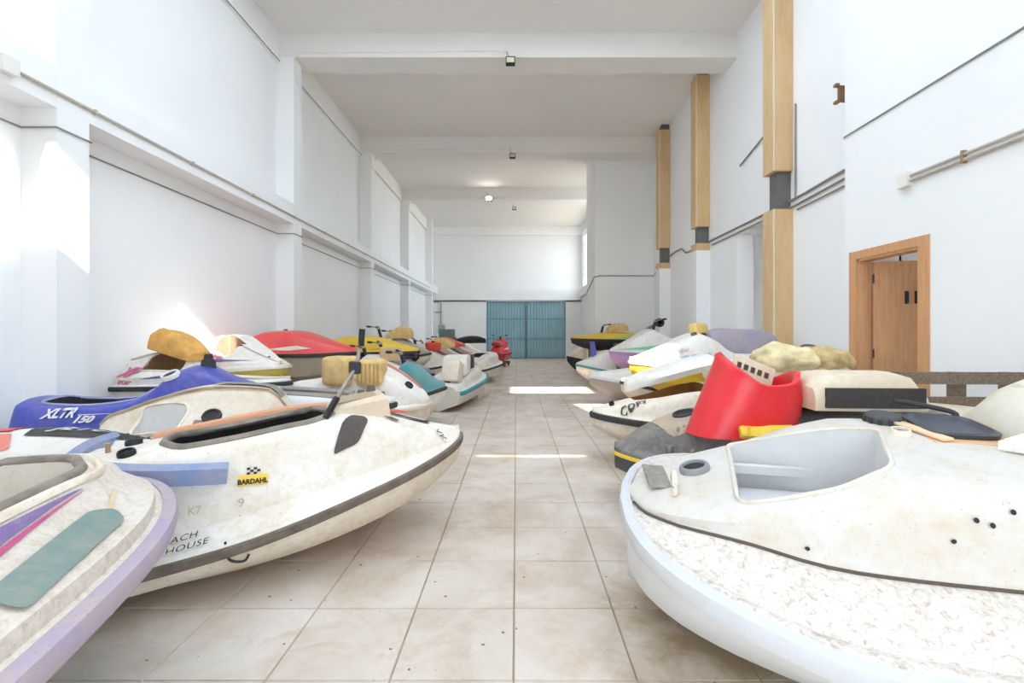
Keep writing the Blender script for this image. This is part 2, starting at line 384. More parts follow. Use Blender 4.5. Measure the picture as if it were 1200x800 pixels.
for z in (.25, 1.0, 1.78):
    h = link('hinge', lathe([(.009, 0), (.009, .09)], 8), M_BLACK, leaf); h.location = (-.004, -.028, z)
for yy in (.29, .375):
    h = link('keeper_plate', rbox(.035, .012, .13, .004), M_BLACK, leaf); h.location = (yy, -.024, 1.56)
# blue double gate in the end wall
gate = tag(empty('door_2', (0.48, YE, 0)), 'blue-grey ribbed double metal gate in the end wall', 'gate', kind='structure')
def corr(w, h, n):
    bm = bmesh.new(); pts = []
    for i in range(n):
        x = i*w/n; p = w/n
        pts += [(x, 0), (x+p*.35, 0), (x+p*.5, -.03), (x+p*.85, -.03)]
    pts.append((w, 0))
    a = [bm.verts.new((x, y, 0)) for x, y in pts]; b = [bm.verts.new((x, y, h)) for x, y in pts]
    for i in range(len(pts)-1): bm.faces.new((a[i], a[i+1], b[i+1], b[i]))
    return from_bm(bm)
for s in (0, 1):
    x0 = -1.95 if s == 0 else .02
    for (z0, z1) in ((.08, .95), (1.0, 1.93), (1.98, 2.78)):
        p = link('panel', corr(1.9, z1-z0, 13), M_GATE, gate); p.location = (x0, .08, z0)
    for z in (.02, .95, 1.93, 2.78):
        link('cross_bar', boxes((x0-.01, x0+1.93, .03, .09, z, z+.055)), M_GATED, gate)
    for x in (x0-.02, x0+1.9):
        link('stile', boxes((x, x+.05, .025, .1, .01, 2.84)), M_GATED, gate)
link('lock_bar', boxes((-.03, .03, -.0, .03, .05, 2.6)), plain('#4F6C78', .5), gate)
# boxed columns on the right wall
def boxed(y, zt, zb, z_lo_top, z_lo_bot, label):
    r = tag(empty('boxed_column', (3.69, y+.14, 0)), label, 'column', 'cardboard boxed columns on the right wall')
    B = lambda n, b, m: sub(link(n, boxes(b), m, r), (3.69, y+.14, 0))
    B('core', (3.62, XR, y+.06, y+.24, 0, ZC), M_GREY if z_lo_bot == 0 else M_GREY)
    B('upper_casing', (3.55, XR, y, y+.29, zb, zt), M_CARD)
    B('lower_casing', (3.55, XR, y, y+.29, z_lo_bot, z_lo_top), M_CARD)
    B('edge_strip', (3.546, 3.556, y-.004, y+.006, zb, zt), M_WHITEP)
    if z_lo_bot > 0: B('painted_casing', (3.552, XR, y+.002, y+.288, 0, z_lo_bot), M_WALL)
    else: B('edge_strip', (3.546, 3.556, y-.004, y+.006, 0, z_lo_top), M_WHITEP)
    return r
boxed(6.53, 6.03, 3.50, 2.97, 0, 'tan boxed column beside the side opening, boxed down to the floor')
boxed(9.34, 6.35, 3.36, 3.03, 2.89, 'slender tan boxed column standing between the other two, lower half painted white')
boxed(11.74, 6.30, 3.37, 3.00, 2.86, 'tan boxed column beside the projecting wall block, lower half painted white')
# wiring and conduits
def cable(name, pts, r, mat, label, cat='cable', group=None):
    me = tube(pts, r, 6); return tag(link(name, me, mat), label, cat, group)
c1 = cable('conduit', [(XLF+.015, 3.6, 3.27), (XLF+.015, 21, 3.27)], .013, M_PIPE, 'long grey conduit along the left rail beam', 'conduit')
for k in range(12): link('clip', boxes((XLF-.003, XLF+.032, 4.3+k*1.3, 4.325+k*1.3, 3.25, 3.29)), M_PIPE, c1)
link('junction_box', boxes((XLF-.003, XLF+.06, 3.5, 3.62, 3.21, 3.33)), M_WHITEP, c1)
path = []
for k, y in enumerate(PY[1:6]):
    path += [(XL+.01, y-.012, 2.98), (XLF+.01, y-.012, 2.98), (XLF+.01, y+.312, 2.98), (XL+.01, y+.312, 2.98)]
cable('wall_wire', [(XL+.01, 3.4, 2.98)]+path, .008, M_WIRE, 'dark wire stepping around the left pilasters below the rail', 'wire')
cable('wall_wire', [(XL+.06, 3.5, 5.96), (XL+.06, 21.6, 5.96)], .008, M_WIRE, 'thin wire high on the left wall under the ceiling', 'wire')
cable('wall_wire', [(XN-.01, 5.19, 3.40), (XN-.01, 2.5, 3.43)], .008, M_WIRE, 'thin straight wire high above the wooden door', 'wire')
c2 = cable('conduit', [(XN-.02, 4.33, 2.69), (XN-.02, 2.4, 2.69)], .013, M_PIPE, 'pair of beige conduits ending in a box near the door', 'conduit')
link('pipe', tube([(XN-.02, 4.33, 2.645), (XN-.02, 2.4, 2.645)], .016, 8), M_PIPE, c2)
link('junction_box', boxes((XN-.055, XN, 4.3, 4.42, 2.60, 2.73)), M_WHITEP, c2)
link('clip', boxes((XN-.04, XN, 3.78, 3.80, 2.62, 2.72)), plain('#A08468', .6), c2)
pc = cable('conduit', [(XR-.02, 5.25, 3.16), (XR-.02, 6.25, 3.1), (XR-.02, 6.9, 3.08), (XR-.02, 10.6, 3.05), (XR-.02, 10.9, 3.2), (XR-.02, 11.3, 3.2), (XR-.02, 12.9, 3.05)], .016, M_WIRE, 'bundle of grey conduits along the recessed right wall', 'conduit')
link('pipe', tube([(XR-.02, 5.25, 3.06), (XR-.02, 6.4, 3.0), (XR-.02, 9.2, 2.97)], .014, 6), M_WIRE, pc)
link('pipe', tube([(XR-.02, 5.25, 2.97), (XR-.02, 6.4, 2.93)], .012, 6), M_WIRE, pc)
link('pipe', tube([(XR-.02, 6.45, 4.38), (XR-.02, 6.45, 3.08)], .012, 6), M_WIRE, pc)
link('pipe', tube([(XR-.02, 12.9, 2.9), (XR-.02, 13.08, 2.84), (2.3, 13.08, 2.84), (2.15, 13.08, 2.8), (2.15, 14.4, 2.5)], .014, 6), M_WIRE, pc)
cable('conduit', [(XR-.02, 7.0, 4.34), (XR-.02, 8.05, 4.1)], .013, M_WIRE, 'short slanting conduit behind the first boxed column', 'conduit')
bk = link('wall_bracket', boxes((3.6, XR, 5.28, 5.31, 3.84, 4.02), (3.56, 3.6, 5.27, 5.32, 3.82, 3.85), (3.56, 3.6, 5.27, 5.32, 4.01, 4.04)), plain('#8A6B50', .7, .3)); tag(bk, 'rusty bracket at the corner of the near right wall', 'bracket')
eb = tag(empty('electric_box', (-3.7, YE, 1.3)), 'green-grey electric box on the end wall with conduit above', 'electric box')
link('case', boxes((-.12, .2, -.17, 0, -.05, .35)), plain('#9FB0A0', .5), eb)
link('pipe', tube([(0, -.05, .35), (0, -.05, 1.45), (-.3, -.05, 1.5)], .025, 6), M_WIRE, eb)
link('pipe', tube([(0, -.05, -.05), (0, -.05, -1.0)], .02, 6), M_WIRE, eb)
link('bracket', boxes((-.3, .05, -.08, -.03, .95, 1.0)), M_WIRE, eb)
# floodlights under the beams
def flood(x, y, z, label, lit=False, size=.16):
    r = tag(empty('floodlight', (x, y, z)), label, 'lamp', 'floodlights on the ceiling beams')
    link('box', boxes((-.04-.05, .04-.05, -.02, 0, .0, .08)), M_WHITEP, r)
    link('wire', tube([(-.05, -.02, .02), (-.03, -.06, -.05), (0, -.06, -.12)], .008, 6), M_WIRE, r)
    h = link('housing', rbox(size, .1, size*.8, .01), M_DARK, r); h.location = (.02, -.08, -.12-size*.8)
    if lit:
        gm, nt, b = mat_base('lit_lamp', .4); b.inputs['Emission Color'].default_value = (1, .97, .9, 1); b.inputs['Emission Strength'].default_value = 60
    else: gm = plain('#D9D4B8', .2)
    gl = link('glass', boxes((-size*.4, size*.4, -.055, -.05, .02, size*.65)), gm, h)
    return r
flood(-.12, 8.2, 6.10, 'floodlight on the broad beam ahead, lamp off')
flood(-.12, 12.55, 6.10, 'floodlight on the second beam, lamp off')
flood(-1.0, 16.95, 6.25, 'lit floodlight glowing on the third beam', True, .22)
flood(-.1, 19.0, 6.42, 'dark floodlight hanging beyond the lit one')
for k, (y, lab) in enumerate(((8.2, 'wire along the lower edge of the broad beam ahead'), (12.55, 'wire along the lower edge of the second beam'), (16.95, 'wire along the lower edge of the third beam'))):
    cable('beam_wire', [(XLF+.01, y+.1, 5.6), (XLF+.01, y-.012, 6.0), (XLF+.12, y-.012, 6.1), (-.15, y-.012, 6.14)], .011, M_WHITEP, lab, 'wire')

# ------------------------------------------------------------------ jet-ski builder
def superplan(p=2.4, q=1.7, stern=.88, t0=.45):
    def f(t):
        if t > t0: return max(.06, (1-((t-t0)/(1-t0))**p)**(1/q)) if t < 1 else .06
        s = t/t0; k = stern+(1-stern)*math.sin(s*math.pi/2)
        return k*(1-.10*max(0, 1-t/.03)**2)
    return f
GZ = [(0, .36), (.5, .38), (.8, .44), (1, .54)]
BZ = [(0, .04), (.10, .06), (.2, .26), (.42, .28), (.52, .36), (.61, .50), (.68, .48), (.84, .24), (1, .03)]
BW = [(0, .74), (.12, .60), (.22, .40), (.5, .42), (.64, .60), (.8, .74), (1, .72)]
LZ = [(0, .05), (.12, .0), (.2, -.05), (.52, -.05), (.7, .04), (1, .02)]
class Boat: pass
def boat(name, label, L=2.8, W=1.12, plan=None, gz=GZ, bz=BZ, bw=BW, lz=LZ, crown=.03, keel=0.0, deck=None, hull=None, bump_m=None, bump_r=.032,
         tip=(0, 0), head=0, z=0, pitch=0, roll=0, cuts=(), group='jet skis stored along the walls', cat='jet ski', ns=44, well=None, shoulder=.80, stern_tip=False, bowkeel=.82, slope=None, body=None, t0=0.0, tuck=1.0):
    plan = plan or superplan(); hw = lambda t: plan(t)*W/2
    ts = sorted(set([round(.5-.5*math.cos(math.pi*i/ns), 5) for i in range(ns+1)]))
    ts = [t0+(1-t0)*t for t in ts]
    bm = bmesh.new(); rings = []
    for t in ts:
        u = t*L; h = hw(t); g = cubic(gz, t); b = max(.02, min(cubic(bw, t)*h, h-.03)); zb = g+cubic(bz, t); zl = g+cubic(lz, t)
        rm = min(.05, h*.15); zo = zl if slope is None else g+.03
        zb = max(zb, zl+.012)
        dz = zb-zl
        top = [(h, g), (h*.995, g+.028), (h-rm*.5, g+.04), (h-rm, g+.032 if slope is None else g+.04), (h-rm-(h-rm-b)*.12, zo), (b+(h-rm-b)*.22, zl-.0), (b+(h-rm-b)*.05, zl+min(.012, dz*.2)),
               (b*.985, zl+dz*.28), (b*(shoulder+.13), zl+dz*.66), (b*(shoulder+.06), zl+dz*.88), (b*shoulder, zl+dz*.97), (b*(shoulder-.15), zb+crown*.3), (b*.35, zb+crown*.85)]
        kz = keel+(g-.05-keel)*max(0, (t-.55)/.45)**2.2*bowkeel
        ch = kz+(g-kz)*.42
        bot = [(h*.985, g-.05), (h*(1-.05/tuck), g-.09), (h*.86*tuck, ch), (h*.80*tuck, ch-.02*min(1, g*2)), (h*.4*tuck, kz+(ch-kz)*.45)]
        ring = [(u, -y, zz) for y, zz in top]+[(u, 0, zb+crown)]+[(u, y, zz) for y, zz in reversed(top)]
        ring += [(u, y, zz) for y, zz in bot]+[(u, 0, kz)]+[(u, -y, zz) for y, zz in reversed(bot)]
        rings.append([bm.verts.new(p) for p in ring])
    nt = 27; k = len(rings[0])
    for a, c in zip(rings, rings[1:]):
        for j in range(k):
            f = bm.faces.new((a[j], c[j], c[(j+1) % k], a[(j+1) % k])); f.material_index = (3 if body and 6 <= j <= 19 else 0) if j < nt-1 else 1
    f = bm.faces.new(rings[0]); f.material_index = 1
    f = bm.faces.new(rings[-1][::-1]); f.material_index = 1
    bmesh.ops.recalc_face_normals(bm, faces=bm.faces)
    B = Boat(); B.L, B.W, B.hw, B.gz = L, W, hw, gz
    B.bvh = BVHTree.FromBMesh(bm); B.seam = [(tuple(r[6].co), tuple(r[20].co)) for r in rings]
    me = bpy.data.meshes.new('b'); bm.to_mesh(me); bm.free()
    for _ in range(4): me.materials.append(None)
    if cuts:
        o = bpy.data.objects.new('b', me); COL.objects.link(o); tmp = []
        for c in cuts:
            poly = c['poly']; cm = bmesh.new(); n = len(poly)
            cx = sum(p[0] for p in poly)/n; cy = sum(p[1] for p in poly)/n; tp = c.get('taper', .96)
            lo = [cm.verts.new((cx+(p[0]-cx)*tp, cy+(p[1]-cy)*tp, c['z0'])) for p in poly]; hi = [cm.verts.new((p[0], p[1], 2.5)) for p in poly]
            cm.faces.new(lo[::-1]); cm.faces.new(hi)
            for i in range(n): cm.faces.new((lo[i], lo[(i+1) % n], hi[(i+1) % n], hi[i]))
            bmesh.ops.recalc_face_normals(cm, faces=cm.faces)
            for f in cm.faces: f.material_index = 2
            cme = bpy.data.meshes.new('c'); cm.to_mesh(cme); cm.free()
            for _ in range(4): cme.materials.append(None)
            co = bpy.data.objects.new('c', cme); COL.objects.link(co); tmp.append(co)
            md = o.modifiers.new('cut', 'BOOLEAN'); md.operation = 'DIFFERENCE'; md.solver = 'EXACT'; md.object = co
        me2 = eval_mesh(o); bpy.data.objects.remove(o)
        for t_ in tmp: bpy.data.objects.remove(t_)
        me = me2
    hx, hy = math.cos(math.radians(head)), math.sin(math.radians(head))
    org = (tip[0]+hx*(-L if not stern_tip else 0), tip[1]+hy*(-L if not stern_tip else 0), z)
    root = empty(name, org, (math.radians(roll), math.radians(-pitch), math.radians(head)), label, cat, group)
    root.rotation_mode = 'XYZ'; B.root = root
    def piece(idx):
        b2 = bmesh.new(); b2.from_mesh(me)
        bmesh.ops.delete(b2, geom=[f for f in b2.faces if f.material_index not in idx], context='FACES')
        for f in b2.faces: f.material_index = 0
        if not b2.faces: b2.free(); return None
        m_ = bpy.data.meshes.new('p'); b2.to_mesh(m_); b2.free(); m_.materials.clear(); m_.shade_smooth(); m_.set_sharp_from_angle(angle=math.radians(38)); return m_
    link('deck', piece((0,)), deck, root); link('hull', piece((1,)), hull, root)
    if body: link('body_shell', piece((3,)), body, root)
    if cuts:
        pm = piece((2,))
        if pm: link('engine_bay', pm, well or paint('#C9C6C2', .5), root)
    if bump_r:
        pr = [(-bump_r*.35, -bump_r), (bump_r*.7, -bump_r*.8), (bump_r*.9, 0), (bump_r*.7, bump_r*.8), (-bump_r*.35, bump_r), (-bump_r*.6, 0)]
        us = [t for t in ts]
        pth = [(t*L, -hw(t), cubic(gz, t)) for t in us]+[(t*L, hw(t), cubic(gz, t)) for t in reversed(us)]
        b3 = bmesh.new(); sweep_bm(b3, pth, pr, closed=stern_tip); link('bumper', from_bm(b3, 50), bump_m or M_RUB, root)
    for c in cuts:
        if c.get('rim'): rim(B, c['poly'], c['rim'], c.get('rim_r', .018))
    B.deck = root.children[0]
    if z > .1:
        for uu in (.3*L, .72*L):
            link('cradle', boxes((uu-.05, uu+.05, -W*.36, W*.36, -z*.45, .05), (uu-.04, uu+.04, -W*.34, -W*.26, -z, -z*.4), (uu-.04, uu+.04, W*.26, W*.34, -z, -z*.4)), M_OLDWOOD, root)
    return B
def hit(B, u, v, z=3):
    h = B.bvh.ray_cast(Vector((u, v, z)), Vector((0, 0, -1))); return h[0] if h[0] is not None else Vector((u, v, .5))
def rim(B, poly, mat, r=.018, name='rim'):
    P = []; n = len(poly)
    for i in range(n):
        a, b = Vector(poly[i]), Vector(poly[(i+1) % n]); m = max(1, int((b-a).length/.06))
        for k in range(m): p = a+(b-a)*k/m; P.append(hit(B, p.x, p.y))
    bm = bmesh.new(); sweep_bm(bm, P, circ(r, 6), closed=True); return link(name, from_bm(bm, 60), mat, B.root)
def project(B, me, mat, name, mode='top', off=.003, seg=.05, parent=None, origin=None):
    """lay a flat outline (x,y) on the shell: top -> (u,v); side L/R -> (u,z)"""
    bm = bmesh.new(); bm.from_mesh(me) if not isinstance(me, bmesh.types.BMesh) else None
    if isinstance(me, bmesh.types.BMesh): bm.free(); bm = me
    bmesh.ops.triangulate(bm, faces=bm.faces[:])
    for _ in range(5):
        es = [e for e in bm.edges if e.calc_length() > seg]
        if not es: break
        bmesh.ops.subdivide_edges(bm, edges=es, cuts=1); bmesh.ops.triangulate(bm, faces=[f for f in bm.faces if len(f.verts) > 3])
    bad = []
    for v in bm.verts:
        x, y = v.co.x, v.co.y
        if mode == 'top': o, d = Vector((x, y, 3)), Vector((0, 0, -1))
        elif mode == 'R': o, d = Vector((x, -3, y)), Vector((0, 1, 0))
        elif mode == 'L': o, d = Vector((x, 3, y)), Vector((0, -1, 0))
        h = B.bvh.ray_cast(o, d)
        if h[0] is None: bad.append(v); continue
        v.co = h[0]-d*off+(h[1] if h[1].dot(d) < 0 else -h[1])*off
    if bad: bmesh.ops.delete(bm, geom=bad, context='VERTS')
    me2 = bpy.data.meshes.new('d'); bm.to_mesh(me2); bm.free()
    return link(name, me2, mat, parent or B.root)
def decal(B, poly, mat, name='stripe', mode='top', off=.003):
    bm = bmesh.new(); bm.faces.new([bm.verts.new((p[0], p[1], 0)) for p in poly]); return project(B, bm, mat, name, mode, off)
def lettering(B, txt, u, w, size, mat, mode='R', ang=0, shear=0, bold=0, name='lettering', sx=1, spacing=1.0):
    me = text_mesh(txt, size, shear, bold, spacing)
    me.transform(Matrix.Translation((u, w, 0)) @ Matrix.Rotation(math.radians(ang), 4, 'Z') @ Matrix.Diagonal((sx, 1, 1, 1)))
    return project(B, me, mat, name, mode, .0075, .04)
def on_deck(B, name, me, mat, u, v, dz=0, rot=(0, 0, 0), parent=None):
    p = hit(B, u, v); o = link(name, me, mat, parent or B.root); o.location = (p.x, p.y, p.z+dz); o.rotation_euler = [math.radians(a) for a in rot]; return o
def hole(B, u, v, r=.05, ring=None, depth=.0):
    """dark round opening with a raised collar, set square to the shell"""
    h = B.bvh.ray_cast(Vector((u, v, 3)), Vector((0, 0, -1))); n = h[1] if h[1] is not None else Vector((0, 0, 1))
    if n.z < 0: n = -n
    o = on_deck(B, 'port', lathe([(r*1.35, -.02), (r*1.35, .008), (r*1.2, .018), (r, .016), (r*.94, .003)], 20), ring or M_RUB, u, v)
    o.rotation_euler = n.to_track_quat('Z', 'Y').to_euler(); o.location += n*.009
    link('port_hole', lathe([(r*.95, -.01), (r*.95, .006), (0, .005)], 20), M_BLACK, o); return o
def handlebar(B, u, v=0, h=.25, w=.62, rot=(0, 0, 0), stem=.10, bar_m=None):
    p = hit(B, u, v)
    r = link('handlebar', tube(catmull([(-.12, -w/2, h), (-.04, -w*.3, h*.96), (0, -.06, h*.8), (0, .06, h*.8), (-.04, w*.3, h*.96), (-.12, w/2, h)], 5), .012, 8), bar_m or M_STEEL, B.root)
    r.location = p; r.rotation_euler = [math.radians(a) for a in rot]
    link('stem', tube([(.06, 0, -.05), (0, 0, h*.8)], .03, 8), M_DARK, r)
    for s in (-1, 1): link('grip', tube([(-.085, s*w*.39, h*.98), (-.135, s*w*.54, h*1.005)], .019, 8), M_BLACK, r)
    return r
def pad(L, W, H, top=None, taper=.8, n=10):
    """upholstered cushion lofted along x"""
    rg = []
    for i in range(n+1):
        t = i/n; e = math.sin(min(1, min(t, 1-t)*6)*math.pi/2)**.6 if 0 < t < 1 else .45
        hh = (H if top is None else H*cubic(top, t))*(.6+.4*e); ww = W/2*(.86+.14*e)
        pts = [(-ww, 0), (-ww*1.03, hh*.4), (-ww*.96, hh*.8), (-ww*taper, hh*.97), (-ww*.3, hh*1.03), (ww*.3, hh*1.03), (ww*taper, hh*.97), (ww*.96, hh*.8), (ww*1.03, hh*.4), (ww, 0)]
        rg.append([(t*L, y, z) for y, z in pts])
    return loft(rg, 50)
def seat(B, u0, L, W, H, mat, dz=0, top=((0, .9), (.2, 1.1), (.55, .8), (.9, .85), (1, .8))):
    p = hit(B, u0+L/2, 0); o = link('seat', pad(L, W, H, list(top)), mat, B.root); o.location = (u0, 0, p.z-.01+dz); return o

# ------------------------------------------------------------------ the jet skis in front
WHITE, CREAM = '#ECEAE7', '#E8DFD2'
P_WHITE = paint(WHITE, .48); P_DUSTY = paint(CREAM, .68, .5); P_FLAKE = paint('#E6E1DC', .3, .6, .8); P_GREYW = paint('#D9DADD', .22, .45)
P_BEIGE = paint('#E0D2BE', .7, .55); P_CHAR = paint('#5F6066', .55, .5, 0, '#B3A089'); P_BLUE = paint('#2B3FA8', .16, .3); P_TEALP = paint('#6E8C8A', .85, .85, 0, '#A09A8E')
P_LAV = paint('#A69BB8', .55, .6); P_YEL = paint('#F0C93A', .12, .4); P_RED = paint('#E0202E', .1, .35, 0, '#B98A78'); P_MAG = paint('#C23C86', .25, .5)
P_PURP = paint('#77609F', .3, .5); P_RUB = plain('#8B8178', .8, 0, .25, 14); P_ORNG = paint('#D79A78', .3, .6); P_TEAL = plain('#2E8F98', .5); P_GREEN = plain('#7CCB9A', .5)
P_BLACKWELL = plain('#0E0E10', .9, 0, .5, 12); P_GRIT = plain('#5A5450', .95, 0, .4, 60, .6)
rail_group = 'jet skis stored along the walls'

# near right: stripped white hull with a wide flaking side ledge
def plan_r1(t): return cubic([(0, .10), (.012, .34), (.04, .56), (.09, .74), (.16, .87), (.26, .97), (.4, 1.0), (.8, 1.0), (1, .9)], t)
P_R1 = paint('#D2D0CE', .55, .45); P_R1TOP = paint('#D9D4CC', .5, .5)
b = boat('jet_ski', 'stripped white jet ski with flaking side ledge, open engine bay and black fuel cap', L=2.6, W=1.56, plan=plan_r1,
    gz=[(0, .50), (.1, .46), (.3, .39), (1, .39)], bz=[(0, .03), (.03, .08), (.12, .17), (.2, .26), (.3, .38), (.38, .43), (1, .40)],
    bw=[(0, .3), (.03, .52), (.1, .55), (.2, .56), (.35, .58), (1, .56)], lz=[(0, .02), (.05, .05), (.2, .11), (1, .13)], slope=1, crown=.01, shoulder=.84,
    deck=P_FLAKE, body=P_R1, hull=P_GREYW, bump_m=paint('#C9CCD4', .3, .5), bump_r=.04, tip=(.535, 2.27), head=-15, roll=7, stern_tip=True, bowkeel=.1, keel=.10,
    cuts=[dict(poly=rpoly([(.42, -.29), (.75, -.335), (.93, -.26), (1.05, .14), (.48, .33)], .05), z0=.18, rim=P_R1TOP, rim_r=.011)], well=P_GREYW)
R1 = b
link('seam', tube([Vector(p[0])+Vector((0, 0, .004)) for p in b.seam[3:-1]], .006, 6), plain('#5A4C42', .8), b.root)
link('engine_block', boxes((.5, .84, -.14, .20, .18, .50)), P_GREYW, b.root)
link('hose', tube(catmull([(.47, -.12, .50), (.6, -.15, .52), (.75, -.15, .52), (.85, -.12, .46)], 5), .014, 6), plain('#3D4152', .4), b.root)
link('bay_rail', boxes((.49, .99, .20, .23, .57, .61)), P_GREYW, b.root)
link('bay_strut', tube([(.90, -.1, .5), (.99, .08, .38)], .018, 8), P_GREYW, b.root)
link('drain_plug', lathe([(.03, 0), (.03, .03), (.02, .05), (0, .05)], 10), plain('#B5622F', .7), b.root).location = (.86, -.2, .36)
hole(b, .30, .06, .05, plain('#8C8C90', .5))
cp = on_deck(b, 'fuel_cap', lathe([(.07, -.01), (.073, .02), (.066, .035), (.056, .04), (0, .045)], 24), plain('#4A484A', .7, 0, .3, 20), 1.13, .30)
for k in range(12):
    kn = link('cap_rib', boxes((.062, .077, -.008, .008, -.005, .028)), M_DARK, cp); kn.rotation_euler = (0, 0, k*math.pi/6)
hole(b, 1.11, .10, .028, P_DUSTY)
tub = on_deck(b, 'storage_tub', loft([[(math.copysign(abs(math.cos(a))**.5, math.cos(a))*sx, math.copysign(abs(math.sin(a))**.5, math.sin(a))*sy, zz) for a in [2*math.pi*i/28 for i in range(28)]]
    for sx, sy, zz in ((.10, .10, -.10), (.125, .15, .0), (.13, .155, .025), (.115, .14, .03), (.10, .12, .016), (.07, .085, .012))], 50), plain('#3A3C46', .3, 0, .1), 1.34, .22)
link('tub_floor', prism(rpoly([(-.085, -.10), (.085, -.10), (.085, .10), (-.085, .10)], .04), .011, .014), plain('#1C2640', .3), tub)
on_deck(b, 'tub_bed', rbox(.30, .36, .012, .004), paint('#D9A87A', .5), 1.34, .20, -.006)
on_deck(b, 'peeled_strip', rbox(.24, .05, .012, .004), paint('#E8C9A6', .4), 1.20, .14, .006, (0, 0, -70))
on_deck(b, 'broken_chip', prism([(0, 0), (.12, .02), (.15, .08), (.06, .12)], 0, .05, .008), P_WHITE, 1.36, -.04, 0, (12, 0, -40))
on_deck(b, 'tow_handle', tube(catmull([(0, -.07, 0), (.0, -.06, .05), (0, .02, .06), (0, .07, .0)], 5), .012, 8), P_DUSTY, .20, -.10, .0)
on_deck(b, 'rubber_mat', rbox(.10, .24, .012, .004), plain('#8D8880', .9, 0, .2, 30), .13, .02, .004, (0, 4, 8))
for (u, w) in ((1.02, .66), (1.12, .72), (1.08, .73), (1.18, .76), (.62, .57)):
    h = decal(b, [(u+.008*math.cos(a), w+.008*math.sin(a)) for a in [i*math.pi/4 for i in range(8)]], M_BLACK, 'bolt_hole', 'R', .004)
for (u, w) in ((1.34, .60), (1.34, .565), (1.40, .565)):
    bo = decal(b, [(u+.012*math.cos(a), w+.012*math.sin(a)) for a in [i*math.pi/4 for i in range(8)]], plain('#7A5236', .7), 'rusty_bolt', 'R', .006)
decal(b, [(1.30, -.56), (1.62, -.60), (1.62, -.52)], plain('#2B3350', .6), 'dark_stripe')
hd = link('hood', pad(.85, .80, .34, [(0, .55), (.2, .9), (.5, 1.05), (1, 1.0)], .72, 16), paint('#E4E0D2', .35, .5), b.root); hd.location = (1.50, .04, .74)
for k, xx in enumerate((.10, .26)):
    link('hood_rib', tube(catmull([(xx, -.39, .05), (xx, -.36, .20), (xx+.02, -.26, .29 if k else .24), (xx+.02, .28, .30 if k else .26)], 5), .016, 6), paint('#D8D2C0', .4, .5), hd)
lm = text_mesh('2001', .09); lt = link('lettering', lm, plain('#8A8A80', .7), hd); lt.location = (.42, -.05, .368)
on_deck(b, 'throttle_lever', tube(catmull([(0, 0, 0), (.02, 0, .06), (-.06, .04, .08), (-.2, .06, .10)], 5), .012, 6), M_DARK, 1.44, .40)

# charcoal hull with the red cowl
b = boat('jet_ski', 'charcoal jet ski with a yellow pinstripe and dusty deck beside the stripped white one', L=2.7, W=1.15, plan=superplan(2.5, 1.7),
    gz=[(0, .34), (.6, .34), (1, .38)], bz=[(0, .36), (.3, .42), (.55, .40), (.75, .33), (.9, .20), (1, .04)], bw=[(0, .8), (.5, .8), (.8, .72), (1, .6)], lz=[(0, .05), (1, .05)], slope=1,
    crown=.02, shoulder=.72, deck=P_CHAR, hull=plain('#4A4A4E', .6), bump_m=P_YEL, bump_r=.014, tip=(.73, 3.50), head=178,
    cuts=[dict(poly=rpoly([(1.12, -.24), (2.0, -.20), (2.0, .22), (1.12, .28)], .09), z0=.45, rim=M_RUB, rim_r=.02)], well=M_DARK)
R2 = b
decal(b, rpoly([(2.03, -.3), (2.38, -.22), (2.43, 0), (2.38, .22), (2.03, .28)], .08), paint('#A89A88', .7, .7), 'deck_mat')
hole(b, 2.20, .02, .062, M_RUB); hole(b, 2.42, .42, .018, M_STEEL); hole(b, 2.30, .50, .018, M_STEEL)
base = on_deck(b, 'filler_base', prism(rpoly([(-.18, -.1), (.12, -.14), (.2, 0), (.1, .14), (-.16, .12)], .06), -.01, .02, .006), P_RUB, .92, .22)
for (x, y, r, h) in ((-.08, -.02, .055, .12), (.03, .02, .03, .06), (.08, -.04, .026, .05), (.0, .08, .04, .09)):
    f = link('filler_neck', lathe([(r*.9, 0), (r*.8, h*.7), (r*1.15, h*.72), (r*1.15, h), (r*.8, h), (r*.75, h*.6), (0, h*.6)], 16), M_DARK, base); f.location = (x, y, .018)
decal(b, [(0, -.36), (.6, -.38), (.6, .36), (0, .36)], P_BEIGE, 'dust_cover')
# red cowl standing in the charcoal hull
rc = empty('cowl', (1.49, 3.14, .60), (0, 0, math.radians(4)), 'red plastic jet ski cowl standing open end up in the charcoal hull', 'cowl')
def cowl_ring(s, off):
    out = []
    for i in range(40):
        a = 2*math.pi*i/40; ca, sa = math.cos(a), math.sin(a)
        sup = lambda v, p: math.copysign(abs(v)**p, v)
        x0, y0 = -.02+(.335-off)*sup(ca, .75), (.22-off)*sup(sa, .8)
        top = cubic([(0, .40), (.7, .35), (1.4, .40), (2.4, .53), (3.1, .51), (3.9, .42), (4.6, .335), (5.2, .35), (5.7, .42), (6.284, .40)], a)
        x1, y1 = .105+(.235-off)*sup(ca, .8), (.22-off)*sup(sa, .85)
        out.append((x0+(x1-x0)*s+.05*math.sin(s*math.pi)*(ca > 0), y0+(y1-y0)*s, top*s))
    return out
link('shell', loft([cowl_ring(0, 0), cowl_ring(.3, 0), cowl_ring(.6, 0), cowl_ring(.9, 0), cowl_ring(.98, -.008), cowl_ring(1.0, .012), cowl_ring(.95, .03), cowl_ring(.5, .035), cowl_ring(.05, .035)], 60, cap=False), P_RED, rc)
ins = link('inner_panel', rbox(.30, .02, .36, .006), paint('#D8CBB5', .6, .8), rc); ins.location = (.03, .04, .14); ins.rotation_euler = (math.radians(-14), math.radians(22), math.radians(-4))
for k in range(5):
    st = link('printed_bar', boxes((-.12+k*.05, -.09+k*.05, -.013, -.0105, .27, .31)), plain('#4A3A32', .7), ins)
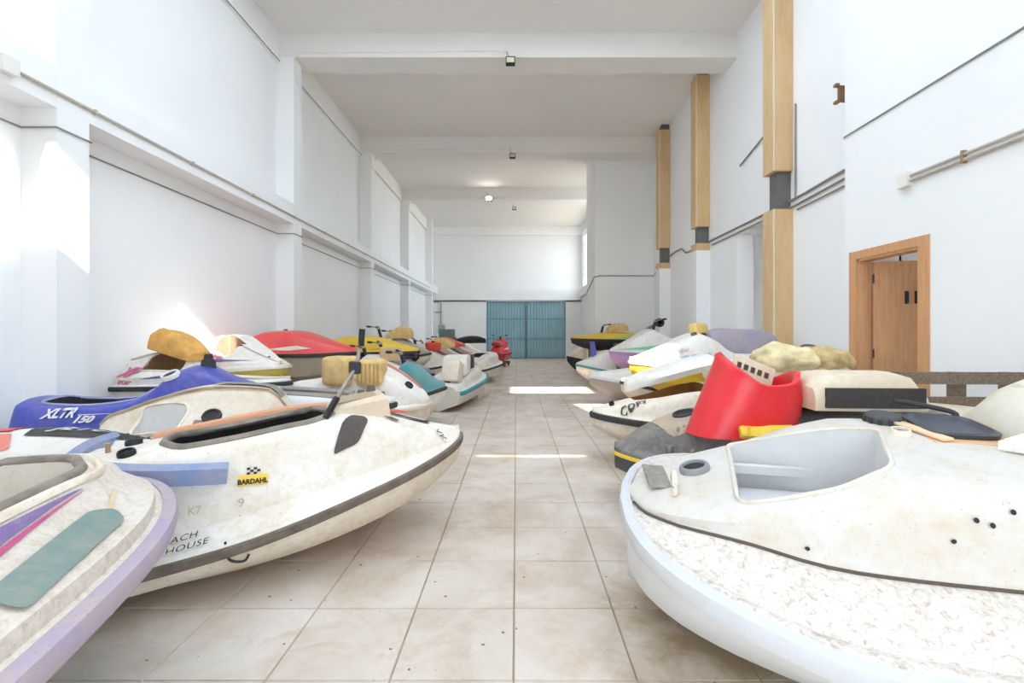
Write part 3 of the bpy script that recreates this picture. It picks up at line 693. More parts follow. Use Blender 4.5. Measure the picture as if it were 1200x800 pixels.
yh = empty('plastic_handle', (1.50, 2.84, .66), (math.radians(-25), 0, math.radians(3)), 'yellow plastic grab handle lying against the red cowl', 'handle')
link('body', prism(rpoly([(-.17, -.03), (-.14, .06), (.10, .07), (.17, .04), (.17, -.03), (.02, -.03), (-.02, .0), (-.10, .0), (-.13, -.03)], .02), -.02, .04, .008), P_YEL, yh)
# cushion with the dark band, on the rear of the charcoal hull
cu = empty('seat_cushion', (1.82, 3.06, .79), (0, 0, math.radians(-3)), 'tan seat cushion with a black side band behind the red cowl', 'seat')
link('cushion', pad(.66, .42, .22, [(0, .8), (.2, 1), (.8, 1), (1, .55)], .85, 14), P_BEIGE, cu)
link('side_band', boxes((.05, .62, -.226, -.206, .02, .14)), plain('#3B3533', .7, 0, .3, 40, .4), cu)

# beige hull with the brown well
b = boat('jet_ski', 'cream jet ski with a brown open bow locker and black lettering on its nose', L=2.8, W=1.16, plan=superplan(2.3, 1.7), gz=[(0, .38), (.7, .40), (1, .45)],
    bz=[(0, .3), (.3, .34), (.6, .34), (.8, .2), (1, .04)], bw=[(0, .6), (.6, .7), (.85, .72), (1, .6)], lz=[(0, .04), (1, .04)], slope=1, deck=P_DUSTY, hull=P_DUSTY, bump_m=M_RUB, tip=(.76, 4.72), head=180,
    cuts=[dict(poly=rpoly([(1.72, -.30), (2.42, -.16), (2.42, .10), (1.72, .34)], .05), z0=.30, rim=None)], well=wood('brown_locker', '#8A5A2E', '#A87440', 4, 0, .8, 3))
R3 = b
lettering(b, 'COPY', 2.44, .215, .085, plain('#4B4038', .7), 'top', 180, 0, .004, spacing=1.2)
hole(b, 1.60, .24, .05, M_RUB); hole(b, 2.62, .06, .02, M_BLACK)
lid = link('hood', loft([[(x, y*s, z+dz) for y, z in ((-.30, -.02), (-.33, .05), (-.25, .11), (-.1, .14), (.1, .14), (.25, .11), (.33, .05), (.30, -.02), (0, .0))] for x, s, dz in ((0, 1.0, .26), (.25, 1.0, .2), (.5, .85, .12), (.75, .6, .04), (.92, .28, -.03), (.95, .1, -.05))], 45), P_WHITE, b.root)
lid.location = (1.58, -.22, .70); lid.scale = (.9, .9, .85)
on_deck(b, 'latch', rbox(.14, .08, .06, .015), P_ORNG, 1.42, .18)
seat(b, .3, .9, .42, .2, P_BEIGE)

# near left: white deck with magenta stripe and faded foot pads
b = boat('jet_ski', 'white jet ski with purple and magenta wedge, faded teal foot pads and lavender bumper', L=2.1, W=1.06, plan=superplan(3.0, 2.1), gz=[(0, .46), (.7, .50), (1, .56)],
    bz=[(0, .24), (.5, .24), (.8, .23), (.93, .15), (1, .03)], bw=[(0, .93), (.7, .93), (1, .85)], lz=[(0, .03), (1, .03)], slope=1, shoulder=.52, crown=.02,
    deck=paint('#E6DED3', .5, .6, .45), hull=paint('#6F9FB0', .2), bump_m=P_LAV, bump_r=.042, tip=(-1.94, 2.18), head=104, tuck=.62,
    cuts=[dict(poly=rpoly([(.5, -.20), (1.66, -.20), (1.79, -.08), (1.79, .2), (1.66, .33), (.5, .33)], .07), z0=.34, rim=P_RUB, rim_r=.02)], well=paint('#D6D2CB', .5))
L1 = b
link('inner_liner', boxes((.55, 1.70, .10, .14, .36, .60)), P_DUSTY, b.root)
rim(b, rpoly([(.42, -.245), (1.69, -.245), (1.86, -.1), (1.86, .24), (1.66, .40), (.42, .40)], .08), P_DUSTY, .02, 'outer_rim')
decal(b, [(1.52, -.272), (.55, -.272), (.55, -.345)], P_PURP, 'stripe'); decal(b, [(1.54, -.275), (.55, -.347), (.55, -.37)], P_MAG, 'stripe')
decal(b, rpoly([(.92, -.385), (1.42, -.34), (1.49, -.38), (1.44, -.435), (.92, -.475)], .03), P_TEALP, 'foot_pad', 'top', .006)
decal(b, rpoly([(.25, -.39), (.86, -.39), (.86, -.475), (.25, -.475)], .03), P_TEALP, 'foot_pad', 'top', .006)
decal(b, [(1.48, -.36), (1.64, -.30), (1.64, -.315), (1.48, -.375)], paint('#D9C3A0', .5), 'scuff')

# the big white one with the open black engine bay
b = boat('jet_ski', 'big white jet ski with open black engine bay and hand-lettered flank at the aisle', L=3.1, W=1.26, plan=superplan(2.7, 1.8), gz=[(0, .13), (.3, .15), (.55, .22), (.8, .39), (1, .54)],
    bz=[(0, .30), (.25, .42), (.5, .45), (.62, .45), (.72, .42), (.8, .33), (.92, .14), (1, .03)], bw=[(0, .62), (.4, .66), (.7, .68), (.85, .72), (1, .7)], lz=[(0, .06), (.6, .08), (1, .03)], slope=1, shoulder=.70,
    deck=paint('#EBE7E3', .62, .45, 0, '#D0B998'), hull=P_DUSTY, bump_m=plain('#6E6259', .8, 0, .3, 14), bump_r=.026, tip=(-.41, 3.36), head=25, t0=.34,
    cuts=[dict(poly=rpoly([(1.50, -.23), (2.14, -.24), (2.27, -.16), (2.14, .20), (1.46, .22), (1.40, .1), (1.40, -.1)], .06), z0=.30, rim=P_RUB, rim_r=.022)], well=P_BLACKWELL)
L2 = b
M_CHIP = plain('#C9C4BC', .8)
for k in range(26):
    c_ = link('debris', rbox(random.uniform(.01, .04), random.uniform(.008, .02), .008, .002, 1), M_CHIP, b.root); c_.location = (random.uniform(1.48, 2.12), random.uniform(-.18, .17), .302); c_.rotation_euler = (0, 0, random.uniform(0, 3))
b3 = bmesh.new(); sweep_bm(b3, catmull([(1.74, -.42, .55), (1.50, -.43, .57), (1.28, -.38, .59), (1.06, -.22, .61), (1.02, .1, .62), (1.06, .40, .61)], 6), [(-.02, -.05), (.03, -.045), (.035, .03), (.0, .055), (-.03, .03)])
gh = link('grab_handle', from_bm(b3, 50), paint('#7C90BE', .4, .6), b.root)
hole(b, 1.24, .06, .03, M_BLACK); hole(b, 1.27, -.18, .03, M_BLACK)
on_deck(b, 'peg', lathe([(.012, 0), (.012, .04), (.016, .05), (0, .055)], 8), plain('#A58A72', .6), 1.16, -.06)
# sticker with lettering and chequers
def sidequad(B, u0, u1, z0, z1, mat, name): return decal(B, [(u0, z0), (u1, z0), (u1, z1), (u0, z1)], mat, name, 'R', .004)
sidequad(b, 1.78, 1.92, .465, .515, P_YEL, 'sticker')
lettering(b, 'BARDAHL', 1.85, .483, .031, M_BLACK, 'R', 0, 0, .0015)
for i in range(4):
    for j in range(3):
        if (i+j) % 2 == 0: sidequad(b, 1.82+i*.016, 1.836+i*.016, .516+j*.011, .527+j*.011, M_BLACK, 'chequer')
lettering(b, 'BEACH', 1.54, -.49, .05, plain('#2A2A2C', .7), 'top', 3, .1, .0, spacing=1.1); lettering(b, 'HOUSE', 1.59, -.545, .05, plain('#2A2A2C', .7), 'top', 3, .1, .0, spacing=1.1)
lettering(b, '9', 1.80, .39, .06, plain('#B9A898', .8), 'R'); lettering(b, 'K7', 1.60, .38, .05, plain('#C2B2A2', .8), 'R')
decal(b, rpoly([(2.24, -.36), (2.36, -.20), (2.44, -.20), (2.45, -.26), (2.38, -.33)], .025), plain('#5A5150', .9, 0, .2, 60, .5), 'grip_pad', 'top', .006)
decal(b, rpoly([(2.44, -.08), (2.64, -.18), (2.65, -.15), (2.46, -.04)], .01), plain('#6B5D52', .9), 'vent_strip', 'top', .006)
decal(b, rpoly([(2.50, .06), (2.86, -.06), (2.90, .0), (2.60, .14)], .03), plain('#3B3532', .9), 'vent', 'top', .005)
for k in range(4): decal(b, [(2.53+k*.02, .055+k*.02), (2.84+k*.01, -.045+k*.015), (2.845+k*.01, -.038+k*.015), (2.535+k*.02, .067+k*.02)], P_WHITE, 'vent_slat', 'top', .009)
on_deck(b, 'warning_tag', prism([(0, 0), (.12, -.04), (.05, .06)], 0, .012), paint('#D9544F', .2), 2.62, .04, .008)
lettering(b, 'VK-7', 2.93, -.20, .06, plain('#6A5A4C', .8), 'top', -55)
con = on_deck(b, 'console', loft([[(x, y*w, z) for x, y, z in ((0, -.2, 0), (0, .2, 0), (.34, .2, 0), (.34, -.2, 0))] for w, z in ((1, -.03), (1, .05), (.82, .09))] if False else
    [[(-.17*s, -.20*s, z), (-.17*s, .20*s, z), (.17*s, .16*s, z+d), (.17*s, -.16*s, z+d)] for s, z, d in ((1.1, -.05, 0), (1.0, .03, .05), (.86, .05, .06))], 30), paint('#DCCBB6', .5), 2.42, .04)
link('dash_panel', boxes((-.12, .12, -.13, .13, .08, .085)), paint('#B09C86', .5, .7), con).rotation_euler = (0, math.radians(-10), 0)
hb = link('handlebar', tube(catmull([(-.17, -.20, -.06), (-.10, -.13, .06), (0, -.02, .20), (.03, .04, .30), (.05, .05, .42)], 6), .013, 8), M_STEEL, b.root); hb.location = hit(b, 2.40, .0)+Vector((0, 0, .07))
link('grip', tube([(-.12, -.15, .03), (-.19, -.22, -.08)], .02, 8), M_BLACK, hb); link('grip', tube([(.045, .05, .34), (.052, .05, .45)], .02, 8), M_BLACK, hb)
link('clamp', rbox(.07, .09, .08, .01), M_DARK, hb).location = (.0, .0, .16)
for (x, y, r, h) in ((.10, .10, .03, .12), (.16, .02, .025, .09), (.04, .14, .03, .08)):
    o = on_deck(b, 'knob', lathe([(r, 0), (r, h*.7), (r*.7, h), (0, h)], 10), plain('#6B5A4C', .6), 2.42+x, .04+y, .05)
link('trim_strip', tube(catmull([(1.25, .44, .60), (1.6, .44, .66), (2.0, .42, .72), (2.3, .36, .74)], 5), .035, 8), P_ORNG, b.root)
link('rope_hook', tube(catmull([(1.75, -.60, .27), (1.77, -.64, .2), (1.83, -.64, .18), (1.85, -.62, .2)], 5), .006, 6), M_BLACK, b.root)

# ------------------------------------------------------------------ jet skis behind, left side
def std(label, tip, head, L=2.2, W=1.0, deck=P_WHITE, hull=P_DUSTY, z=0, bump=M_RUB, body=None, hb=True, st=None, cuts=(), name='jet_ski', k=1.0, gz=None, bz=None, bw=None, lz=None, pitch=0, roll=0, stern_tip=False, plan=None, well=None, slope=None, br=.026, shoulder=.8, ns=30, t0=0.0):
    b = boat(name, label, L=L, W=W, plan=plan or superplan(2.1, 1.45), gz=gz or [(0, .36), (.6, .38), (1, .50)], bz=bz or [(t, h*k) for t, h in BZ], bw=bw or BW, lz=lz or LZ, deck=deck, hull=hull, body=body, bump_m=bump, bump_r=br,
             tip=tip, head=head, z=z, pitch=pitch, roll=roll, cuts=cuts, stern_tip=stern_tip, well=well, slope=slope, shoulder=shoulder, ns=ns, t0=t0)
    if hb: handlebar(b, L*.57, 0, .20, .55)
    if st: seat(b, L*.16, L*.38, .34, .16, st)
    return b
BROWNWELL = plain('#7A5836', .8, 0, .3)
# cream hull with a rounded stern behind the lettered one
b = std('cream jet ski shell with rounded stern, open hatch and oval port beside the blue one', (-2.90, 3.30), 10, 1.3, .68, P_DUSTY, P_DUSTY, stern_tip=True, plan=lambda t: cubic([(0, .12), (.02, .34), (.07, .58), (.16, .80), (.3, .95), (.5, 1), (.85, .9), (1, .45)], t), hb=False, slope=1,
    gz=[(0, .56), (.2, .48), (1, .48)], bz=[(0, .04), (.08, .16), (.25, .28), (.6, .38), (.85, .36), (1, .14)], bw=[(0, .5), (.05, .9), (1, .94)], lz=[(0, .03), (1, .03)], shoulder=.35,
    cuts=[dict(poly=rpoly([(.32, -.27), (.62, -.30), (.64, -.14), (.32, -.10)], .04), z0=.55, rim=P_DUSTY, rim_r=.012)], well=P_GREYW)
hole(b, .80, -.21, .045, M_RUB); decal(b, rpoly([(.74, -.06), (1.2, -.08), (1.2, .04), (.78, .06)], .03), plain('#8F8880', .8), 'grip_pad', 'top', .006)
decal(b, [(1.0, .56), (1.22, .64), (1.22, .55)], M_DARK, 'dark_wedge', 'R'); decal(b, rpoly([(.70, -.27), (.80, -.28), (.80, -.24), (.70, -.23)], .01), plain('#8D8276', .7), 'worn_label')
# pale grey shell right beside it
b = std('pale grey jet ski footwell shell lying behind the orange trim strip', (-1.05, 4.10), 12, 1.25, .62, P_GREYW, P_DUSTY, hb=False, gz=[(0, .62), (1, .64)], bz=[(0, .18), (.5, .12), (1, .04)], bw=[(0, .8), (1, .7)], lz=[(0, .03), (1, .03)], slope=1,
    cuts=[dict(poly=rpoly([(.2, -.16), (.9, -.16), (.9, .14), (.2, .14)], .06), z0=.6, rim=plain('#8F8A86', .6), rim_r=.022)], well=P_DUSTY)
# red and white one with the black lettered strip
b = std('low red and white jet ski with a black lettered side strip below the blue one', (-2.12, 3.0), 6, 1.75, .56, paint('#E2E0DE', .3), P_WHITE, roll=13, z=.05, hb=False, gz=[(0, .46), (1, .5)], bz=[(0, .10), (.5, .12), (.8, .08), (1, .03)], bw=[(0, .8), (1, .7)], lz=[(0, .03), (1, .03)], slope=1)
decal(b, [(.2, -.26), (.75, -.26), (1.0, -.14), (.9, 0), (.2, 0)], paint('#DF7A6A', .2, .5), 'red_panel', 'top', .004); decal(b, [(.2, .05), (.85, .05), (.85, .2), (.2, .2)], paint('#D8322E', .1), 'red_stripe', 'top', .004)
decal(b, [(.98, -.02), (1.6, -.02), (1.6, .22), (.90, .22)], M_BLACK, 'black_strip', 'top', .004); lettering(b, 'JETCH', 1.26, .10, .15, P_GREYW, 'top', 0, .2, .002, sx=.9)
# blue one
b = std('glossy blue jet ski with a black seat well and silver side lettering', (-1.62, 4.22), 15, 2.15, .90, P_BLUE, P_BLUE, hb=False, slope=1,
    gz=[(0, .50), (.5, .50), (1, .55)], bz=[(0, .24), (.2, .20), (.36, .24), (.45, .42), (.52, .47), (.62, .36), (.8, .2), (1, .04)], bw=[(0, .85), (.4, .85), (.55, .7), (1, .7)], lz=[(0, .03), (1, .03)], shoulder=.75,
    cuts=[dict(poly=rpoly([(.12, -.2), (.80, -.2), (.86, .0), (.80, .22), (.12, .22)], .06), z0=.56, rim=paint('#8C93C4', .3), rim_r=.013)], well=M_DARK, bump=P_DUSTY)
for k in range(3): link('well_rib', tube(catmull([(.3+k*.18, -.18, .58), (.36+k*.18, 0, .66), (.44+k*.18, .2, .68)], 4), .008, 6), P_GREYW, b.root)
hole(b, .98, -.24, .05, P_GREYW); on_deck(b, 'steering_mount', lathe([(.06, -.02), (.05, .05), (.035, .06), (.03, .1), (0, .1)], 14), M_DARK, 1.16, .0)
lettering(b, 'XLTR', .30, .668, .08, P_GREYW, 'R', 0, .4, .003); lettering(b, '150', .46, .625, .06, P_GREYW, 'R', 0, .4, .003, sx=1.4)
decal(b, [(.42, .655), (.75, .665), (.42, .661)], P_GREYW, 'stripe', 'R')
# white one with magenta lettering against the wall
b = std('white jet ski with brown hatch and magenta lettering at the pilaster', (-2.35, 4.92), -4, 1.68, .78, P_WHITE, P_WHITE, z=.22, hb=False, slope=1, gz=[(0, .48), (1, .52)], bz=[(0, .26), (.22, .33), (.38, .32), (.5, .08), (1, .03)], shoulder=.4, bw=[(0, .9), (.6, .9), (1, .7)], lz=[(0, .03), (1, .03)],
    cuts=[dict(poly=rpoly([(.22, -.24), (.68, -.28), (.68, -.04), (.34, -.04)], .03), z0=.6, rim=P_DUSTY, rim_r=.012)], well=BROWNWELL)
lettering(b, 'XP', .14, .635, .12, P_MAG, 'R', 0, .3, .006, sx=1.3); lettering(b, 'SPORT', .16, .545, .05, paint('#C0394A', .1), 'R', -4, .3, .002); decal(b, [(.3, .58), (.62, .63), (.62, .60)], plain('#5A4F9A', .5), 'stripe', 'R')
on_deck(b, 'decal_badge', lathe([(.07, 0), (.05, .03), (0, .03)], 10), P_YEL, .80, -.30)
fb = empty('foam_block', (-3.78, 5.02, 1.10), (0, math.radians(14), math.radians(-12)), 'tan foam block lying on the white jet ski by the pilaster', 'foam')
link('foam', pad(.52, .30, .22, [(0, 1.0), (.4, .95), (1, .45)], .8, 10), plain('#D9A45A', .95, 0, .22, 8, .5), fb); link('foam_face', lathe([(.10, -.004), (.10, .0), (0, .0)], 12), M_FOAM, fb).matrix_local = Matrix.Translation((-.004, 0, .12)) @ Matrix.Rotation(-math.pi/2, 4, 'Y')
# white one with blue zebra band
b = std('white jet ski with blue zebra band, magenta lettering and olive yellow hull', (-2.66, 5.35), -33, 1.5, .84, P_WHITE, paint('#B9A32E', .3), z=.42, hb=False, slope=1, gz=[(0, .42), (.6, .42), (1, .46)], bz=[(0, .22), (.2, .34), (.35, .37), (.6, .26), (.85, .12), (1, .03)], shoulder=.42, bw=[(0, .9), (.5, .9), (1, .8)], lz=[(0, .03), (1, .03)],
    cuts=[dict(poly=rpoly([(.46, -.26), (.84, -.28), (.92, -.06), (.5, -.06)], .03), z0=.52, rim=None)], well=plain('#8E6E58', .7, 0, .2), bump=P_WHITE)
for k in range(9): decal(b, [(.16+k*.07, .48), (.22+k*.07, .475), (.24+k*.075, .535), (.19+k*.075, .54)], plain('#3D63A8', .5), 'zebra_mark', 'R')
decal(b, [(.7, .50), (1.25, .53), (.75, .535)], plain('#5A5F8A', .5), 'stripe', 'R'); lettering(b, 'Bombardier', .70, -.325, .075, P_MAG, 'top', -3, .25, .003); lettering(b, 'HA 125 RP', .9, -.40, .06, plain('#A79F8E', .7), 'top', 3)
hole(b, .22, -.33, .035, plain('#77736C', .6)); on_deck(b, 'bolt', lathe([(.015, 0), (.012, .012), (0, .012)], 8), M_DARK, .42, .15); on_deck(b, 'bolt', lathe([(.015, 0), (.012, .012), (0, .012)], 8), M_DARK, 1.35, -.05)
# red over grey
b = std('red topped grey jet ski standing against the left wall', (-2.35, 7.0), -6, 1.62, .95, paint('#E1474B', .12, .35), paint('#B9AEA0', .4), z=.42, hb=False, slope=1, gz=[(0, .52), (.6, .52), (1, .54)], bz=[(0, .20), (.22, .32), (.4, .33), (.7, .2), (1, .04)], bw=[(0, .85), (.5, .85), (1, .7)], lz=[(0, .03), (1, .03)], bump=M_DARK, br=.03)
decal(b, [(.4, .60), (.9, .66), (1.1, .62), (.8, .59)], P_WHITE, 'stripe', 'R'); on_deck(b, 'bolt', lathe([(.03, 0), (.025, .02), (0, .02)], 8), M_DARK, .5, 0)
# yellow with black hull
b = std('yellow jet ski with black hull and upright grips beyond the red one', (-1.95, 9.5), -1, 1.9, .90, P_YEL, M_DARK, z=.38, hb=True, slope=1, gz=[(0, .48), (1, .5)], bz=[(0, .18), (.3, .30), (.5, .30), (.75, .18), (1, .04)], bw=[(0, .85), (.5, .85), (1, .7)], lz=[(0, .03), (1, .03)], bump=M_DARK)
decal(b, [(1.0, .56), (1.5, .6), (1.5, .57)], paint('#B8402E', .1), 'stripe', 'R')
b = std('grey jet ski behind the yellow one carrying a tan seat', (-1.9, 10.5), -2, 2.0, .95, paint('#A9A79E', .4), P_DUSTY, z=.3, hb=True, k=.9)
fb = empty('wedge_cushion', (-2.85, 10.45, 1.14), (0, 0, 0), 'tan wedge seat on the grey jet ski by the far pilaster', 'seat'); link('cushion', pad(.55, .36, .26, [(0, .4), (.6, 1), (1, .9)], .7, 10), M_FOAM, fb)
# white hood with red crest in front
b = std('white jet ski with rounded nose, red crest stripe and round nose port', (-.95, 5.15), -6, 2.3, .95, P_WHITE, P_DUSTY, t0=.36, hb=False, slope=1, gz=[(0, .42), (.7, .44), (1, .48)], bz=[(0, .2), (.4, .28), (.6, .36), (.72, .48), (.82, .38), (.93, .2), (1, .05)], bw=[(0, .8), (.5, .8), (.8, .9), (1, .85)], lz=[(0, .03), (1, .03)], plan=superplan(3.2, 2.2), bump=P_DUSTY)
decal(b, [(1.55, .06), (2.2, .04), (2.2, .14), (1.55, .2)], paint('#D9605E', .15), 'crest_stripe', 'top'); decal(b, [(1.62, .80), (1.9, .62), (1.92, .60), (1.66, .72)], paint('#C9C2BE', .2), 'stripe', 'R')
hole(b, 2.12, -.14, .035, M_RUB); hole(b, 1.75, -.30, .03, M_DARK); hole(b, 1.82, -.31, .03, M_DARK)
for k, (x, y, sx, sy, sz, lab) in enumerate(((-1.82, 4.92, .30, .30, .30, 'square tan foam block on the white jet ski with the red crest'), (-1.50, 4.93, .26, .34, .27, 'ribbed tan foam block next to the square one'))):
    fb = empty('foam_block', (x, y, .72), (0, 0, math.radians(-6+k*10)), lab, 'foam'); link('foam', rbox(sx, sy, sz, .05, 3), M_FOAM, fb)
    if k:
        for j in range(6): link('rib', boxes((-.11+j*.04, -.10+j*.04, -sy/2-.006, -sy/2+.01, .03, sz-.04)), M_FOAMD, fb)
b = std('teal and blue jet ski nose between the foam blocks and the yellow one', (-.98, 6.55), 2, 1.4, .9, paint('#3F8F95', .25), P_WHITE, hb=True, k=.9)
# parallel to the aisle, teal bumper
b = std('dismantled white jet ski with a teal gunwale lying along the aisle', (-.84, 10.1), 81, 2.6, .92, P_WHITE, paint('#D8D5CF', .4), hb=False, slope=1, gz=[(0, .30), (1, .42)], bz=[(0, .1), (.3, .2), (.6, .25), (1, .04)], bw=[(0, .8), (1, .7)], lz=[(0, .03), (1, .03)], bump=P_TEAL, br=.035)
on_deck(b, 'engine_cover', rbox(.5, .42, .34, .04), P_WHITE, .75, -.1, -.02, (0, 0, 8)); on_deck(b, 'engine_cover', rbox(.3, .3, .36, .04), P_DUSTY, .25, -.15, -.02, (0, 18, 0)); on_deck(b, 'air_box', rbox(.3, .3, .26, .03), M_DARK, 1.25, -.1, -.02)
hole(b, .2, -.1, .04, M_DARK)
fl = empty('sponson', (-.80, 8.9, 0), (math.radians(12), 0, math.radians(80)), 'white side float leaning at the teal gunwale', 'float'); link('float', pad(.9, .16, .26, [(0, .6), (.5, 1), (1, .5)], .7), P_WHITE, fl)
b = std('white jet ski with open dark cockpit pointing down the aisle past the teal one', (-.62, 13.9), 77, 2.6, 1.0, P_WHITE, P_WHITE, hb=False, slope=1, gz=[(0, .36), (1, .44)], bz=[(0, .2), (.4, .3), (.7, .3), (1, .04)], bw=[(0, .8), (1, .7)], lz=[(0, .03), (1, .03)],
    cuts=[dict(poly=rpoly([(.4, -.2), (1.3, -.2), (1.3, .2), (.4, .2)], .06), z0=.4, rim=P_DUSTY)], well=M_DARK)
b = std('bright red jet ski with a white flash beside the blue gate', (-.48, 19.2), 82, 2.3, .9, paint('#D02A36', .1), paint('#B3242E', .1), z=.12, hb=True, st=paint('#B02030', .1))
decal(b, [(1.0, .5), (1.6, .6), (1.7, .5)], P_WHITE, 'stripe', 'R')
fill = [((-1.55, 7.85), 2, '#E7E2DA', 'dusty white jet ski with tan seat, first in the crowd past the red topped one', M_FOAM), ((-1.52, 8.66), 0, '#8C88A0', 'mauve jet ski wedged beside the yellow one', M_DARK),
        ((-1.5, 11.5), 3, '#EAE6DF', 'cream jet ski with upright grips behind the teal gunwale', P_BEIGE), ((-1.55, 12.6), -4, '#C9564A', 'faded red jet ski behind the open dark cockpit', M_DARK),
        ((-1.45, 13.7), 5, '#D9D2C6', 'beige jet ski with tan seat beside the faded red one', M_FOAM), ((-1.5, 14.8), 0, '#4F5560', 'slate grey jet ski among the far crowd', M_BLACK),
        ((-1.35, 16.0), 6, '#C99A9A', 'pinkish jet ski near the end of the left row', P_BEIGE), ((-1.2, 17.2), -3, '#E6E2DC', 'white jet ski beside the bright red one', M_DARK), ((-1.6, 19.9), 8, '#8FA0A8', 'blue-grey jet ski last before the end wall', M_DARK)]
FB = []
for k, (tp, hd_, col, lab, sm) in enumerate(fill):
    FB.append(std(lab, tp, hd_, 2.25, .95, paint(col, .3), P_DUSTY, z=0, st=sm, k=1.0+.1*(k % 3)))
# loose junk riding on the far left crowd
def junk(name, lab, cat, loc, rz, me, mat, rx=0): 
    o = link(name, me, mat); o.location = loc; o.rotation_euler = (math.radians(rx), 0, math.radians(rz)); return tag(o, lab, cat)
def rest_on(B, u, v):
    p = hit(B, u, v); a = B.root.rotation_euler[2]; l = B.root.location
    return (l[0]+p.x*math.cos(a)-p.y*math.sin(a), l[1]+p.x*math.sin(a)+p.y*math.cos(a), l[2]+p.z-.01)
ft = empty('fuel_tank', rest_on(FB[2], 1.75, -.15), (0, 0, .5), 'small red fuel tank on the cream jet ski behind the teal gunwale', 'fuel tank')
link('tank', rbox(.36, .24, .2, .05, 3), paint('#D83A2A', .15), ft); link('cap', lathe([(.04, .19), (.04, .23), (0, .235)], 12), M_BLACK, ft)
junk('carton', 'tan carton on the dusty white jet ski with tan seat', 'carton', rest_on(FB[0], 1.72, 0), 18, rbox(.34, .28, .22, .01, 1), M_CARD)
hc = empty('hose_coil', rest_on(FB[1], 1.8, 0), (0, 0, 0), 'coil of black hose on the mauve jet ski', 'hose')
for k in range(3): link('loop', tube([(.14*math.cos(a+k), .14*math.sin(a+k), .03+.035*k) for a in [i*math.pi/9 for i in range(18)]], .018, 6, True), M_BLACK, hc)
junk('cowl', 'white hood panel lying across the faded red jet ski', 'cowl', rest_on(FB[3], 1.6, -.1), -25, pad(.6, .42, .2, [(0, .5), (.4, 1), (1, .5)]), P_WHITE)
junk('tool_crate', 'green-grey crate standing on the far left jet skis', 'crate', (-2.2, 15.0, .98), 10, rbox(.5, .4, .4, .03), plain('#6F8580', .6))
junk('seat_pad', 'long black seat leaning across the slate grey jet ski', 'seat', (-1.9, 14.2, .95), 25, pad(1.0, .35, .22, [(0, .5), (.6, 1), (1, .8)]), M_BLACK, 0)
junk('cover_sheet', 'crumpled orange-red cover on the faded red jet ski', 'cover', (-2.1, 12.55, .9), -10, pad(.7, .5, .25, [(0, .5), (.3, 1), (.7, .6), (1, .4)]), paint('#E0492E', .1))
junk('seat_pad', 'tan seat lying on the cream jet ski behind the teal gunwale', 'seat', (-2.2, 11.5, .92), 8, pad(.7, .4, .22, [(0, .6), (.5, 1), (1, .6)]), M_FOAM)

# ------------------------------------------------------------------ right side, behind
b = std('white jet ski with zebra flash, yellow hull and grey-mauve seat behind the red cowl', (1.52, 6.35), 180, 2.0, .98, P_WHITE, P_YEL, z=.40, hb=False, slope=1, gz=[(0, .44), (.7, .43), (1, .47)], bz=[(0, .14), (.35, .16), (.45, .3), (.58, .40), (.75, .26), (.9, .12), (1, .03)], bw=[(0, .7), (.4, .6), (.6, .85), (1, .7)], lz=[(0, .03), (1, .03)], bump=paint('#D9C8DC', .1))
R4 = b
sm = link('seat', pad(.86, .42, .34, [(0, .9), (.5, .95), (1, 1)], .85, 12), paint('#9B93A8', .35, .6), b.root); sm.location = (.12, 0, .58)
link('steering_column', boxes((1.0, 1.06, -.05, .05, .58, .86)), M_DARK, b.root)
for k in range(5): decal(b, [(1.08+k*.10, .53+k*.006), (1.15+k*.10, .52+k*.006), (1.10+k*.09, .61-k*.01), (1.05+k*.09, .60-k*.01)], plain('#9DB8DC', .5), 'zebra_mark', 'L')
lettering(b, 'Bombardier', 1.5, .62, .07, paint('#C79BC9', .1), 'L', -10, .2, .001, sx=-1); hole(b, 1.22, .22, .03, M_GREY)
b = std('white jet ski with yellow band and grey keel, nose out over the sunlit floor', (1.28, 8.3), 181, 2.4, 1.05, P_WHITE, paint('#9D978F', .4), hb=False, slope=1, z=0, gz=[(0, .42), (.7, .42), (1, .50)], bz=[(0, .2), (.5, .25), (.7, .2), (1, .04)], bw=[(0, .8), (1, .7)], lz=[(0, .03), (1, .03)], plan=superplan(1.8, 1.2), bump=P_GREYW)
decal(b, [(1.3, .30), (1.85, .32), (1.85, .40), (1.3, .40)], P_YEL, 'yellow_band', 'L')
b = std('pale jet ski tucked behind the zebra one', (1.62, 7.3), 179, 2.1, .85, P_DUSTY, P_DUSTY, hb=False, k=.7)
b = std('white jet ski with green flash, pink side and raised handlebar', (1.95, 9.85), 178, 1.55, 1.0, P_WHITE, paint('#C79ACB', .15), z=.38, hb=False, slope=1, gz=[(0, .44), (1, .48)], bz=[(0, .2), (.3, .36), (.5, .48), (.7, .3), (1, .04)], bw=[(0, .85), (.5, .85), (1, .7)], lz=[(0, .03), (1, .03)], bump=paint('#B08FC0', .1))
handlebar(b, .62, 0, .24, .6); decal(b, [(.5, .66), (1.3, .56), (1.5, .54), (.6, .55)], P_GREEN, 'green_flash', 'L'); decal(b, [(.3, .60), (.9, .55), (.3, .5)], paint('#A66BB0', .1), 'stripe', 'L')
lp = empty('lever_arm', (2.75, 10.6, 0), (0, 0, 0), 'long grey lever arm slanting up behind the green flashed jet ski', 'lever')
link('arm', tube([(-.42, 0, .95), (.2, 0, 1.36), (.42, 0, 1.47)], .032, 8), plain('#6E6660', .6), lp); link('foot', boxes((-.5, -.34, -.08, .08, 0, .98)), M_GREY, lp); link('eye', lathe([(.10, -.03), (.10, .03), (.05, .03), (.05, -.03)], 14), M_DARK, lp).matrix_local = Matrix.Translation((.46, 0, 1.49)) @ Matrix.Rotation(math.pi/2, 4, 'X')
